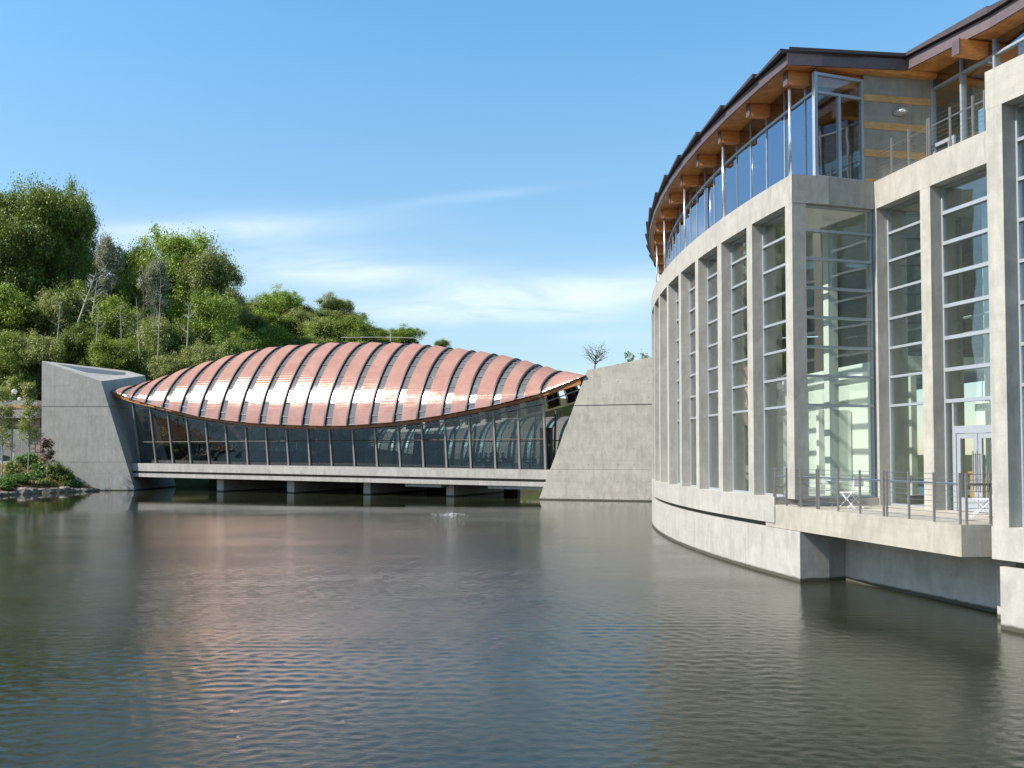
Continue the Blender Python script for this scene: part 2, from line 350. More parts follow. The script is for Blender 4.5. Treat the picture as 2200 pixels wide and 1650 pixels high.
wy += [120., 150.]; wy = np.array(wy); nxw = 640; ax = np.concatenate([np.linspace(-6, -.66, 12), np.linspace(-.65, .65, nxw - 24), np.linspace(.66, 6, 12)])
Yg = np.repeat(wy[:, None], nxw, 1); Xg = ax[None, :] * (np.clip(Yg, 12, 104) + 6); Xg = np.clip(Xg, -140, 60 + 0 * Yg)
sp_ = np.clip(np.maximum(.035, .0042 * Yg), .035, 9); wr = np.random.default_rng(5); Zg = np.zeros_like(Yg)
for _ in range(80):
    lam = math.exp(wr.uniform(math.log(.10), math.log(.42))); an = wr.normal() * .75 + R_(75); k_ = 2 * math.pi / lam
    am = .0105 * lam ** .9 * np.clip((lam / sp_ - 2.6) / 2.5, 0, 1); Zg += am * .115 * np.sin(k_ * (Xg * math.cos(an) + Yg * math.sin(an)) + wr.uniform(0, 6.28))
rad_ = np.hypot(Xg - 71.714, Yg - 40.534); lee_ = (.25 + .75 * np.clip((rad_ - 65.5) / 7 , 0, 1)) * (1 - .90 * np.clip((Yg - 56 - 5 * np.sin(Xg * .12)) / 16, 0, 1))
pt_ = .72 + .45 * np.sin(Xg * .21 + 1.3 * np.sin(Yg * .13)) * np.sin(Yg * .33 + 1.1 * np.sin(Xg * .17 + 2))
Zg *= WAVE * lee_ * pt_; Zg[(Yg > 104) | (Yg < 3)] = 0
co = np.stack([Xg, Yg, Zg], -1).reshape(-1, 3).astype(np.float32); nyw = len(wy)
q0_ = (np.arange(nyw - 1)[:, None] * nxw + np.arange(nxw - 1)[None, :]).ravel(); qd = np.stack([q0_, q0_ + 1, q0_ + nxw + 1, q0_ + nxw], 1).astype(np.int32)
wme = bpy.data.meshes.new('water'); wme.vertices.add(len(co)); wme.vertices.foreach_set('co', co.ravel()); wme.loops.add(qd.size); wme.loops.foreach_set('vertex_index', qd.ravel())
wme.polygons.add(len(qd)); wme.polygons.foreach_set('loop_start', np.arange(0, qd.size, 4, dtype=np.int32)); wme.polygons.foreach_set('loop_total', np.full(len(qd), 4, dtype=np.int32)); wme.polygons.foreach_set('use_smooth', np.ones(len(qd), dtype=bool))
wme.materials.append(M['water']); wme.update(calc_edges=True); link('water', wme, kind='structure')

# ------------------------------------------------------------------ curved gallery building
CX, CY, RR = 71.714, 40.534, 64.888
def A(th, off, z=0.):
    r = RR - off; return (CX - r * math.cos(th), CY + r * math.sin(th), z)
def AM(th, off, z=0.):   # local x: along the facade towards the viewer, local y: inward
    return Matrix.Translation(A(th, off, z)) @ Matrix.Rotation(math.atan2(-math.cos(th), -math.sin(th)), 4, 'Z')
def arcbox(mb, t0, t1, o0, o1, z0, z1, n=None, m=0):
    n = n or max(2, int(abs(t1 - t0) * 60)); rings = []
    for i in range(n + 1):
        t = t0 + (t1 - t0) * i / n
        rings.append([A(t, o0, z0), A(t, o1, z0), A(t, o1, z1), A(t, o0, z1)])
    vs_ = [q for r in rings for q in r]; fs = []
    for i in range(n):
        for k in range(4):
            a = i * 4 + k; b = i * 4 + (k + 1) % 4; fs.append((a, a + 4, b + 4, b))
    fs += [(0, 1, 2, 3), (n * 4 + 3, n * 4 + 2, n * 4 + 1, n * 4)]
    return mb.add(vs_, fs, m)
STEP = .0413; PW = .0067; TA = -.2082; TEND = .335
Z_S, Z_B, Z_T = 2.363, 11.06, 11.90
gal = thing('gallery_building', A(TA, 0, 0), 'curved pale concrete gallery with tall glazed bays and a dark overhanging timber roof', 'building')
G = lambda mb, name, mat, **k: mb.build(name, mat, gal, **k)
seg_ = [TA - .0045] + [TA + .052 + .0826 * k for k in range(6)] + [TEND]
for a0_, b0_ in zip(seg_[:-1], seg_[1:]):
    mb = MB(); arcbox(mb, a0_, b0_ - .00018, -.02, .9, -1.5, 1.43); G(mb, 'base_wall', M['conc_base'])
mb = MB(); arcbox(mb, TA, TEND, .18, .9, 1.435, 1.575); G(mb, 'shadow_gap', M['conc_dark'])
mb = MB(); arcbox(mb, -.1895, TEND, -.03, 14, 1.58, Z_S); G(mb, 'floor_slab', M['conc_base'])
# return wall and recessed wall under the terrace
q0 = atZ(1714, 1246, 0); q1 = atZ(1782, 1246, 0); q2 = atZ(2147, 1338, 0)
a_, b_, c_ = np.array(q0[:2]), np.array(q1[:2]) + [.42, .12], np.array(q2[:2]) + [.85, .2]
MB().prism([A(TA - .0045, .88)[:2], (b_[0] + .5, b_[1] - .02), (b_[0] + .5, b_[1] + .8), A(TA + .01, .88)[:2]], -1.5, 1.43).build('return_wall', M['conc_base'], gal)
ext = c_ + (c_ - b_) * .12
MB().prism([(b_[0], b_[1]), (ext[0], ext[1]), (ext[0] + 1, ext[1] + .2), (b_[0] + 1, b_[1] + .2)], -1.5, 1.435).build('recessed_wall', M['conc_base'], gal)
# near block
TD = -.3245; TN = -.50
mb = MB(); arcbox(mb, TN, TD - .003, -.02, .9, -1.5, 1.30); G(mb, 'base_wall', M['conc_base'], label='pale base wall at the nearest corner')
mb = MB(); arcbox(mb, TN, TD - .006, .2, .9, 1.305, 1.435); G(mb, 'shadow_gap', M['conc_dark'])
mb = MB(); arcbox(mb, TN, TD, -.03, 3, 1.44, 2.13); G(mb, 'floor_slab', M['conc_base'])
MB().prism([A(TD - .004, .88)[:2], A(TD - .004, 3.2)[:2], A(TD + .012, 3.2)[:2], A(TD + .012, .88)[:2]][::-1], -1.5, 1.43).build('return_wall', M['conc_base'], gal)
# terrace slab
tl = atZ(1645, 1082, 2.13); tr = atZ(2065, 1128, 2.13); mid = (tl + tr) / 2 + np.array([-.02, 0, 0])
te = atZ(2136, 1127.5, 2.13)
poly = [tl[:2], mid[:2], tr[:2], te[:2], A(TD - .002, 3.4)[:2], A(-.24, 3.4)[:2], A(-.205, 3.4)[:2], A(-.1896, 2.0)[:2]]
terr = MB().prism(poly, 1.442, 2.13).build('terrace_slab', M['paving'], gal)
mb = MB(); mb.prism([A(-.2015, .33)[:2], A(-.2055, .33)[:2], A(-.2055, 3.3)[:2], A(-.2000, 3.3)[:2]], 2.134, 2.36); G(mb, 'plinth', M['conc_base'])
# pillars: one mesh, placed in a loop
WB = .42; DP = 1.0
pm = MB().box(-WB / 2, WB / 2, 0, DP, Z_S - .012, Z_B).mesh('pillar', M['conc'])
pil_th = [TA + PW / 2 + STEP * k for k in range(13)]
pm_c = MB().box(-WB / 2, WB / 2, 0, .44, Z_S - .012, Z_B).mesh('pillar', M['conc'])
for i_, t in enumerate(pil_th): link('pillar', pm_c if i_ == 0 else pm, gal, AM(t, 0))
pm2 = MB().box(-WB / 2, WB / 2, 0, DP, 2.131, Z_B).mesh('pillar', M['conc'])
rec_th = [-.2026, -.2420, -.2833, -.3246 - .006]
for t in rec_th[:3]: link('pillar', pm2, gal, AM(t, 2.85))
for k in range(4): link('pillar', pm2, gal, AM(TD - PW / 2 - STEP * k, 0))
# spandrel bands
seg_ = [TA] + [TA + .1 + .0826 * k for k in range(6)] + [TEND]
for a0_, b0_ in zip(seg_[:-1], seg_[1:]):
    mb = MB(); arcbox(mb, a0_, b0_ - .00012, -.004, 1.2, Z_B + .002, Z_T); G(mb, 'spandrel_band', M['conc'])
mb = MB(); mb.prism([A(TA, 1.21)[:2], A(-.2045, 2.87)[:2], A(-.197, 2.87)[:2], A(-.197, 1.21)[:2]], Z_B + .002, Z_T - .003); G(mb, 'spandrel_band', M['conc'])
mb = MB(); arcbox(mb, TD + .001, -.2046, 2.846, 4.2, Z_B + .002, Z_T); G(mb, 'spandrel_band', M['conc'])
mb = MB(); arcbox(mb, TN, TD, -.004, 2.84, Z_B + .002, Z_T); G(mb, 'spandrel_band', M['conc'])
mb = MB(); arcbox(mb, -.32, TEND, 4.2, 14, Z_B + .1, Z_T - .05); G(mb, 'upper_floor', M['ceil'])
mb = MB(); arcbox(mb, -.197, TEND, 1.2, 4.2, Z_B + .1, Z_T - .05); G(mb, 'upper_floor', M['ceil'])
# windows
ZTR = [5.11, 5.97, 6.84, 7.72, 8.59, 9.46, 10.30]
BW = STEP * RR - WB
def window_mesh(w, z0, z1, zs, mull=False):
    fr = MB(); t = .06
    fr.box(-w / 2, -w / 2 + t, 0, .12, z0, z1).box(w / 2 - t, w / 2, 0, .12, z0, z1).box(-w / 2 + t, w / 2 - t, 0, .12, z0, z0 + t).box(-w / 2 + t, w / 2 - t, 0, .12, z1 - t, z1)
    if mull: fr.box(-.03, .03, .002, .12, z0 + t, zs[0] - .05)
    trs = [MB().box(-w / 2 + t, w / 2 - t, -.03, .12, z - .036, z + .036).mesh('transom', M['alu']) for z in zs]
    bot = [z0 + t] + [z + .036 for z in zs]; top = [z - .036 for z in zs] + [z1 - t]
    pn = [MB().box(-w / 2 + t, w / 2 - t, .05, .07, a, b).mesh('pane', M['glass']) for a, b in zip(bot, top)]
    return fr.mesh('window', M['alu']), trs, pn
def place_window(ms, MT, label=None):
    fr, trs, pn = ms; o = link('window', fr, gal, MT, label=label)
    for m_ in trs: link('transom', m_, o, rel=True)
    for m_ in pn: link('pane', m_, o, rel=True)
    return o
wm = window_mesh(BW, Z_S + .002, Z_B, ZTR)
for k in range(12): place_window(wm, AM(TA + PW / 2 + STEP * (k + .5), .36))
WR = (STEP * .955) * (RR - 2.85) - WB
wr = window_mesh(WR - .0, 2.134, Z_B, ZTR, mull=False)
place_window(wr, AM((rec_th[0] + rec_th[1]) / 2, 3.21))
# bay with the door: narrow side light and two door leaves under a low head
dm = AM((rec_th[1] + rec_th[2]) / 2, 3.21); wd = STEP * (RR - 2.85) - WB
fr = MB(); t = .06
fr.box(-wd / 2, -wd / 2 + t, 0, .12, 2.134, Z_B).box(wd / 2 - t, wd / 2, 0, .12, 2.134, Z_B).box(-wd / 2 + t, wd / 2 - t, 0, .12, Z_B - t, Z_B)
xd = -wd / 2 + .30
fr.box(xd, xd + .06, 0, .12, 2.134, 5.06)
dw = link('window', fr.mesh('window', M['alu']), gal, dm)
for z in ZTR: link('transom', MB().box(-wd / 2 + t, wd / 2 - t, -.03, .12, z - .05, z + .05).mesh('transom', M['alu']), dw, rel=True)
bot = [z + .05 for z in ZTR]; top = [z - .05 for z in ZTR[1:]] + [Z_B - t]
for a, b in zip(bot, top): link('pane', MB().box(-wd / 2 + t, wd / 2 - t, .05, .07, a, b).mesh('pane', M['glass']), dw, rel=True)
link('pane', MB().box(-wd / 2 + t, xd, .05, .07, 2.15, 5.06).mesh('pane', M['glass']), dw, rel=True)
link('pane', MB().box(xd + .06, wd / 2 - t, .05, .07, 4.42, 5.06).mesh('pane', M['glass']), dw, rel=True)
x0 = xd + .06; x1 = wd / 2 - t; xm = (x0 + x1) / 2
df = link('door_frame', MB().box(x0, x0 + .09, -.02, .14, 2.134, 4.42).box(x1 - .09, x1, -.02, .14, 2.134, 4.42).box(x0 + .09, x1 - .09, -.02, .14, 4.22, 4.42).mesh('door_frame', M['alu']), gal, dm)
for (a, b, hs) in ((x0 + .10, xm - .01, 1), (xm + .01, x1 - .10, -1)):
    fb = MB(); z0, z1 = 2.15, 4.21; s = .13
    fb.box(a, a + s, 0, .06, z0, z1).box(b - s, b, 0, .06, z0, z1).box(a + s, b - s, 0, .06, z0, z0 + .35).box(a + s, b - s, 0, .06, z1 - s, z1)
    d_ = link('door', fb.mesh('door', M['alu']), gal, dm)
    link('pane', MB().box(a + s, b - s, .02, .04, z0 + .35, z1 - s).mesh('pane', M['glass']), d_, rel=True)
    hx = (b - s / 2) if hs > 0 else (a + s / 2)
    link('handle', MB().tube([(hx, -.09, 2.75), (hx, -.09, 3.75)], .02, 8).tube([(hx, 0, 2.85), (hx, -.09, 2.85)], .012, 6).tube([(hx, 0, 3.65), (hx, -.09, 3.65)], .012, 6).mesh('handle', M['steel']), d_, rel=True)
# return window beside the terrace
r0 = np.array(A(TA - .0004, WB)); r1 = np.array(A(-.2052, 2.85)); ang = math.atan2(r1[1] - r0[1], r1[0] - r0[0]); wl = float(np.linalg.norm((r1 - r0)[:2]))
cm = (r0 + r1) / 2
rmat = Matrix.Translation((cm[0], cm[1], 0)) @ Matrix.Rotation(ang, 4, 'Z') @ Matrix.Translation((0, .14, 0))
place_window(window_mesh(wl - .02, 2.365, Z_B, ZTR), rmat)
nb = window_mesh(BW, 2.134, Z_B, ZTR)
for k in range(3): place_window(nb, AM(TD - PW / 2 - STEP * (k + .5), .36))

# interior
mb = MB(); arcbox(mb, TEND - .004, TEND, .4, 9.6, Z_S, Z_B); arcbox(mb, -.333, -.331, 3.9, 9.6, 2.14, Z_B); G(mb, 'interior_wall', M['ceil'], label='plain end wall of the hall')
mb = MB(); arcbox(mb, -.19, TEND, 4.6, 4.8, Z_S, 6.3); arcbox(mb, -.33, -.2045, 7.2, 7.4, 2.13, 6.3); G(mb, 'interior_wall', M['mint'])
mb = MB(); arcbox(mb, -.19, TEND, 9.5, 9.7, 6.3, Z_B); arcbox(mb, -.33, -.19, 9.5, 9.7, 6.3, Z_B); G(mb, 'interior_wall', M['darkwood'], label='dark upper interior wall')
mb = MB(); arcbox(mb, -.19, TEND, 4.4, 9.6, 6.30, 6.75); arcbox(mb, -.33, -.1902, 7.0, 9.6, 6.30, 6.75); G(mb, 'mezzanine', M['white'])
mb = MB(); arcbox(mb, -.19, TEND, .4, 9.4, Z_S + .002, Z_S + .012); arcbox(mb, -.33, -.2045, 3.6, 9.4, 2.134, 2.15); G(mb, 'interior_floor', M['floor'])
cmh = MB().box(-.16, .16, -.16, .16, Z_S + .02, Z_B).mesh('interior_column', M['white'])
for k in range(7): link('interior_column', cmh, gal, AM(TA + .03 + STEP * 1.6 * k, 2.3))
for t in (-.238, -.275): link('interior_column', cmh, gal, AM(t, 5.2))
for k in range(4):
    t = TA + STEP * (2 * k + 1.9); link('interior_partition', MB().box(-.09, .09, 0, 1.2, Z_S + .02, 5.2).mesh('interior_partition', M['white']), gal, AM(t, 3.35))
link('interior_partition', MB().box(-.08, .08, 0, 2.4, 2.16, 6.2).mesh('interior_partition', M['mint']), gal, AM(-.262, 5.9))
link('handrail', MB().tube([(-1.3, 0, 7.6), (6.0, 0, 7.6)], .04, 6).tube([(-1.3, 0, 7.15), (6.0, 0, 7.15)], .03, 6).mesh('handrail', M['alu']), gal, AM(-.19, 4.7))

# upper storey glazing following the curve
UO = .85; Z_U = 14.78
mt = [-.1975 + .0205 * k for k in range(26)]
um = MB().box(-.022, .022, -.03, .10, Z_T + .002, 15.18).mesh('mullion', M['alu'])
for t in mt: link('mullion', um, gal, AM(t, UO))
mb = MB(); arcbox(mb, -.2068, TEND, UO - .06, UO + .08, 14.42, 14.50); G(mb, 'glazing_transom', M['alu'])
pw = .0205 * (RR - UO) - .074
upn = MB().box(-pw / 2, pw / 2, 0, .02, Z_T + .002, 14.418).mesh('pane', M['glass_up']); upt = MB().box(-pw / 2, pw / 2, 0, .02, 14.503, 15.18).mesh('pane', M['glass_up'])
for t in mt[:-1]:
    link('pane', upn, gal, AM(t + .01025, UO)); link('pane', upt, gal, AM(t + .01025, UO))
pws = .0090 * (RR - UO) - .05
link('pane', MB().box(-pws / 2, pws / 2, 0, .02, Z_T + .002, 14.418).mesh('pane', M['glass_up']), gal, AM(-.2024, UO))
link('pane', MB().box(-pws / 2, pws / 2, 0, .02, 14.503, 15.18).mesh('pane', M['glass_up']), gal, AM(-.2024, UO))
cl = MB().tube([(0, 0, Z_T), (0, 0, 14.85)], .05, 12).mesh('roof_column', M['silver'], True)
for k in range(7): link('roof_column', cl, gal, AM(-.1985 + .082 * k, .30))
# upper return glazing (px 1763-1857) and concrete end wall with timber bands (px 1857-2005)
ua = np.array(A(-.2072, UO))[:2]; ub = np.array(atY(1858, 400, 27.95)[:2]); uc = np.array(atY(2006, 400, 28.4)[:2])
def seg_mat(p, q): return Matrix.Translation((p[0], p[1], 0)) @ Matrix.Rotation(math.atan2(q[1] - p[1], q[0] - p[0]), 4, 'Z')
SM = seg_mat(ua, ub); sl = float(np.linalg.norm(ub - ua))
up = link('corner_window', MB().box(-.05, .06, 0, .12, Z_T, 15.05).box(sl - .08, sl, 0, .12, Z_T, 15.05).box(sl * .5 - .06, sl * .5 + .03, 0, .12, Z_T, 14.42).box(.06, sl - .08, 0, .12, 14.42, 14.50).box(.06, sl - .08, 0, .12, 14.97, 15.05).box(.06, sl - .08, 0.01, .11, Z_T, Z_T + .06).mesh('corner_window', M['alu']), gal, SM)
for (a, b, z0, z1) in ((.06, sl * .5 - .06, Z_T + .06, 14.42), (sl * .5 + .03, sl - .08, Z_T + .06, 14.42), (.06, sl - .08, 14.50, 14.97)):
    link('pane', MB().box(a, b, .05, .07, z0, z1).mesh('pane', M['glass']), up, rel=True)
WM = seg_mat(ub, uc); wl2 = float(np.linalg.norm(uc - ub))
bz = [11.9, 12.07, 12.68, 12.91, 13.53, 13.76, 14.38, 14.61]
mb = MB(); zz = [Z_T + .0] 
cur = 11.70
strips = [(11.86, 12.02), (12.70, 12.92), (13.55, 13.77), (14.40, 14.61)]
wlb = MB()
lo = 11.6
for a, b in strips: wlb.box(0.004, wl2, 0, .35, lo, a); lo = b
wlb.box(0.004, wl2, 0, .35, lo, 15.3)
link('end_wall', wlb.mesh('end_wall', concrete('concrete_end_wall', (.30, .28, .235))), gal, WM)
for a, b in strips: link('wood_band', MB().box(-.012, wl2, -.02, .37, a, b).mesh('wood_band', M['band']), gal, WM)
# wall lamp
lp = atY(1941, 238, 27.9); lx = (Matrix(WM).inverted() @ Vector(lp)).x
lv = [[(lx + .21 * math.cos(e_) * math.cos(2 * math.pi * k / 16), -.01 - .36 * math.sin(e_), lp[2] + (.13 if math.sin(2 * math.pi * k / 16) > 0 else .09) * math.cos(e_) * math.sin(2 * math.pi * k / 16)) for k in range(16)] for e_ in [math.pi / 2 * i / 7 for i in range(8)]]
vs_ = [q for r in lv for q in r]; fs = [(i * 16 + k, i * 16 + (k + 1) % 16, (i + 1) * 16 + (k + 1) % 16, (i + 1) * 16 + k) for i in range(7) for k in range(16)] + [tuple(range(15, -1, -1))]
lmp = link('wall_lamp', MB().add(vs_, fs).mesh('wall_lamp', M['silver'], True), gal, WM)
link('lamp_plate', MB().box(lx - .05, lx + .05, -.03, 0, lp[2] - .08, lp[2] + .07).mesh('lamp_plate', M['silver']), gal, WM)
# recess upper glazing (px 2005 ->) behind the balcony
gp = [uc, np.array(atY(2200, 300, 24.9)[:2])]; gdir = gp[1] - gp[0]; g_end = gp[0] + gdir * 2.2
GM = seg_mat(gp[0], g_end); gl_ = float(np.linalg.norm(g_end - gp[0]))
rg = MB(); xs = [0]; 
while xs[-1] < gl_ - 1: xs.append(xs[-1] + 1.32)
for x in xs: rg.box(x - .035, x + .035, -.08, .1, Z_T - .05, 15.35)
rg.box(.035, gl_, -.06, .08, 14.86, 14.93)
rw = link('balcony_window', rg.mesh('balcony_window', M['alu']), gal, GM)
for i in range(len(xs) - 1):
    a, b = xs[i] + .035, xs[i + 1] - .035
    for z0, z1 in ((Z_T - .05, 14.86), (14.93, 15.35)): link('pane', MB().box(a, b, 0, .02, z0, z1).mesh('pane', M['glass_up'] if z0 > 14.9 else M['glass']), rw, rel=True)
bd = link('balcony_door', MB().box(.10, .19, -.1, -.03, Z_T, 13.15).box(.95, 1.04, -.1, -.03, Z_T, 13.15).box(.19, .95, -.1, -.03, 13.05, 13.15).box(.19, .95, -.1, -.03, Z_T, 12.1).mesh('balcony_door', M['alu']), gal, GM)
link('handle', MB().tube([(.86, -.15, 12.7), (.86, -.15, 13.0)], .015, 6).mesh('handle', M['steel']), bd, rel=True)
# upper interior: dim back wall, timber ceiling
mb = MB(); arcbox(mb, -.2, TEND, 6.5, 6.7, Z_T, 15.2); arcbox(mb, -.36, -.2, 9, 9.2, Z_T, 15.2); G(mb, 'interior_wall', M['ceil'], label='upper storey rear wall')

# roof: beams, soffit, fascia in straight stepped segments
bo = .17; bms = MB().box(-.13, .13, 0, 3.2, 14.78, 15.19, 0).mesh('roof_beam', M['beam'])
cap = MB().box(-.135, .135, -.03, -.001, 14.775, 15.19).mesh('beam_cap', M['fascia'])
bth = [-.1990 + .0408 * k for k in range(14)]
for t in bth:
    o = link('roof_beam', bms, gal, AM(t, bo)); link('beam_cap', cap, o, rel=True)
edge = [bth[0] - .0125 if k < 0 else None for k in ()]
brk = [-.2070] + [(bth[k] + bth[k + 1]) / 2 for k in range(13)] + [TEND + .01]
fo = -.10
for k in range(len(brk) - 1):
    a, b = brk[k], brk[k + 1]
    def Q(t, o_, z): return A(t, o_, z)
    sf = MB(); sf.hexa([Q(a, fo + .06, 15.2), Q(a, 8, 15.2), Q(b, 8, 15.2), Q(b, fo + .06, 15.2)][::-1], [Q(a, fo + .06, 15.24), Q(a, 8, 15.24), Q(b, 8, 15.24), Q(b, fo + .06, 15.24)][::-1])
    sf.build('soffit', M['soffit'], gal)
    fa = MB(); fa.hexa([Q(a, fo, 15.16), Q(a, fo + .055, 15.16), Q(b, fo + .055, 15.16), Q(b, fo, 15.16)][::-1], [Q(a, fo, 15.46), Q(a, fo + .055, 15.46), Q(b, fo + .055, 15.46), Q(b, fo, 15.46)][::-1])
    fa.build('fascia', M['fascia'], gal)
    rs = MB(); za, zb_ = 15.50, 15.62      # each sheet overlaps the next one like a shingle
    oa, ob = fo - .10, fo - .22
    rs.hexa([Q(a - .001, ob, za), Q(a - .001, 8, za), Q(b + .004, 8, za - .02), Q(b + .004, oa, za - .02)][::-1], [Q(a - .001, ob, zb_), Q(a - .001, 8, zb_), Q(b + .004, 8, za + .03), Q(b + .004, oa, za + .03)][::-1])
    rs.build('roof_sheet', M['roofing'], gal)
# roof edge across the recess and beyond it
e0 = np.array(A(-.2072, fo, 15.16)); e1 = atY(1948, 152, 27.9); e2 = atY(2130, 60, 25.3); e3 = atY(2200, 18, 24.3)
e4 = e3 + (e3 - e2) * 6
inn = [np.array(A(-.2072, 6, 15.18)), np.array([16.5, 29.5, 15.4]), np.array([17.5, 26.0, 15.4]), np.array([17.8, 24.5, 15.4]), np.array([19.5, 16, 15.6])]
ed = [e0, e1, e2, e3, e4]
for i in range(4):
    a, b, c2, d2 = ed[i], ed[i + 1], inn[i + 1], inn[i]
    z = lambda p, h: (p[0], p[1], p[2] + h)
    MB().hexa([z(a, .05), z(b, .05), z(c2, .05), z(d2, .05)], [z(a, .09), z(b, .09), z(c2, .09), z(d2, .09)]).build('soffit', M['soffit'], gal)
    n_ = np.array([(b - a)[1], -(b - a)[0], 0]); n_ = n_ / np.linalg.norm(n_) * .06
    MB().hexa([z(a + n_, 0), z(b + n_, 0), z(b, 0), z(a, 0)], [z(a + n_, .34), z(b + n_, .34), z(b, .34), z(a, .34)]).build('fascia', M['fascia'], gal)
    lift0, lift1 = (.12, .02) if i != 1 else (.05, .16)
    m2 = n_ * 3
    if i == 0: lift0, lift1 = .06, .04
    MB().hexa([z(a + m2, .37), z(b + m2, .37), z(c2, .37), z(d2, .37)], [z(a + m2, .42 + lift0), z(b + m2, .42 + lift1), z(c2, .46), z(d2, .46)]).build('roof_sheet', M['roofing'], gal)
for (px, py, L_, zz_) in ((2058, 100, 26.0, 0),):
    p_ = atY(2055, 118, 26.0); q_ = np.array([p_[0] + 3, p_[1] + .8])
    BM = seg_mat(p_[:2], q_); o = link('roof_beam', MB().box(0, 3.2, -.14, .14, p_[2], p_[2] + .42).mesh('roof_beam', M['beam']), gal, BM)
    link('beam_cap', MB().box(-.03, -.001, -.145, .145, p_[2] - .005, p_[2] + .42).mesh('beam_cap', M['fascia']), o, rel=True)
# EXIT sign hanging inside the door bay
ex = (Matrix(dm).inverted() @ Vector(atY(2111, 873, 24.6)))
es = thing('exit_sign', atY(2111, 873, 24.6), 'small exit sign hanging behind the glass above the terrace door', 'sign')
dm2 = Matrix.Rotation(math.atan2(-math.cos(-.262), -math.sin(-.262)), 4, 'Z')
link('sign_plate', MB().box(-.26, .26, -.02, .02, -.12, .12).mesh('sign_plate', M['white']), es, dm2, rel=True)
link('hanger', MB().tube([(0, 0, .12), (0, 0, .9)], .012, 5).mesh('hanger', M['steel']), es, dm2, rel=True)
tcv = bpy.data.curves.new('exit_lettering', 'FONT'); tcv.body = 'EXIT'; tcv.size = .20; tcv.extrude = .004; tcv.align_x = 'CENTER'; tcv.align_y = 'CENTER'
tcv.materials.append(plain('exit_green', (.03, .30, .10), .5))
tob = bpy.data.objects.new('lettering_curve', tcv); sc.collection.objects.link(tob)
tme = bpy.data.meshes.new_from_object(tob.evaluated_get(bpy.context.evaluated_depsgraph_get())); bpy.data.objects.remove(tob)
to = bpy.data.objects.new('lettering', tme); sc.collection.objects.link(to); to.parent = es; to['kind'] = 'stuff'
to.matrix_local = dm2 @ Matrix.Translation((0, -.026, 0)) @ Matrix.Rotation(R_(90), 4, 'X') @ Matrix.Diagonal((1.0, 1.0, 1, 1))

# railings
def railing(pts, posts, z, label, hpost=1.12, hr=.88, ncab=9, group=None, dbl=()):
    t = thing('railing', (*pts[0][:2], z), label, 'railing', group)
    pts = [np.array(p[:2]) for p in pts]
    for p in posts:
        p = np.array(p[:2]); link('post', MB().box(-.024, .024, -.02, .02, 0, hpost).mesh('post', M['steel']), t, Matrix.Translation((p[0], p[1], z)))
    P3 = lambda h, o=0: [(p[0] + o, p[1], z + h) for p in pts]
    MB().tube(P3(hr, .05), .022, 8).build('handrail', M['cable'], t)
    for k in range(ncab):
        MB().tube(P3(.10 + (hpost - .13) * k / (ncab - 1)), .006, 4, caps=False).build('cable', M['cable'], t)
    return t
def on_line(a, b, px, z):
    a, b = np.array(a[:2]), np.array(b[:2]); best = None
    for i in range(401):
        s = i / 400; q = a + (b - a) * s; d = q[1] * CP + (z - EYE) * SP; x = 1100 + F * q[0] / d
        if best is None or abs(x - px) < best[0]: best = (abs(x - px), q)
    return best[1]
ri = np.array([.08, .05])
ta, tb, tcn = tl[:2] + ri + [.0, -.35], tr[:2] + ri, te[:2] + [-.02, .1]
ppx = [1662.5, 1666, 1689.6, 1720, 1754, 1758.5, 1800, 1847.5, 1898.5, 1904.5, 1952.6, 2006, 2062]
zt_ = 2.131
railing([on_line(ta, tb, p, 3) for p in (1662.5, 1850, 2062)], [on_line(ta, tb, p, 3) for p in ppx], zt_, 'long grey steel cable railing along the front edge of the concrete terrace')
railing([on_line(tb, tcn, p, 3) for p in (2073, 2133)], [on_line(tb, tcn, p, 3) for p in (2075.8, 2127.5)], zt_, 'short grey cable railing across the near end of the terrace beside the door')
bl = [A(-.2052, 2.95), A(-.262, 2.95), A(-.3235, 2.95)]
bpx = [1881.8, 1916, 1952.6, 1993, 1997, 2041.7, 2090.6, 2116]
def arc_px(px, off, z):
    best = None
    for i in range(1201):
        th = -.33 + .13 * i / 1200; q = A(th, off); d = q[1] * CP + (z - EYE) * SP; x = 1100 + F * q[0] / d
        if best is None or abs(x - px) < best[0]: best = (abs(x - px), q[:2])
    return best[1]
railing([arc_px(p, 2.97, 12) for p in (1881.8, 1935, 1995, 2050, 2116)], [arc_px(p, 2.97, 12) for p in bpx], Z_T + .001, 'grey cable railing on the upper balcony above the recessed windows')

# ------------------------------------------------------------------ bridge pavilion
PL = atY(299, 976, 96.)[:2]; PR = atY(1173, 976, 77.)[:2]; PD = (PR - PL) / np.linalg.norm(PR - PL); PV = np.array([-PD[1], PD[0]])
def U(u, v, z): q = PL + PD * u + PV * v; return (q[0], q[1], z)
us = [4.39, 6.73, 9.14, 11.67, 14.13, 16.6, 19.07, 21.58, 24.08, 26.52, 28.95, 31.42, 33.81, 36.27, 38.61, 40.98, 43.14, 45.37, 49.2]
ze_ = [8.33, 7.87, 7.37, 7.05, 6.79, 6.58, 6.44, 6.34, 6.26, 6.25, 6.37, 6.50, 6.72, 7.02, 7.38, 7.72, 8.17, 8.61, 9.95]
zr_ = [13.44, 13.94, 14.5, 14.80, 14.96, 14.99, 14.99, 14.93, 14.8, 14.66, 14.45, 14.16, 13.79, 13.38, 12.95, 12.39, 11.75, 11.07, 10.3]
uu = [-3.2, 0.0] + us; zee = [10.35, 9.35] + ze_; zrr = [10.9, 11.95] + zr_
vr_k = ([-3.5, 0, 5, 10, 18, 26, 36, 42, 46, 49.2], [2.6, 3.3, 4.4, 5.2, 5.4, 5.2, 4.6, 3.9, 3.4, 2.9])
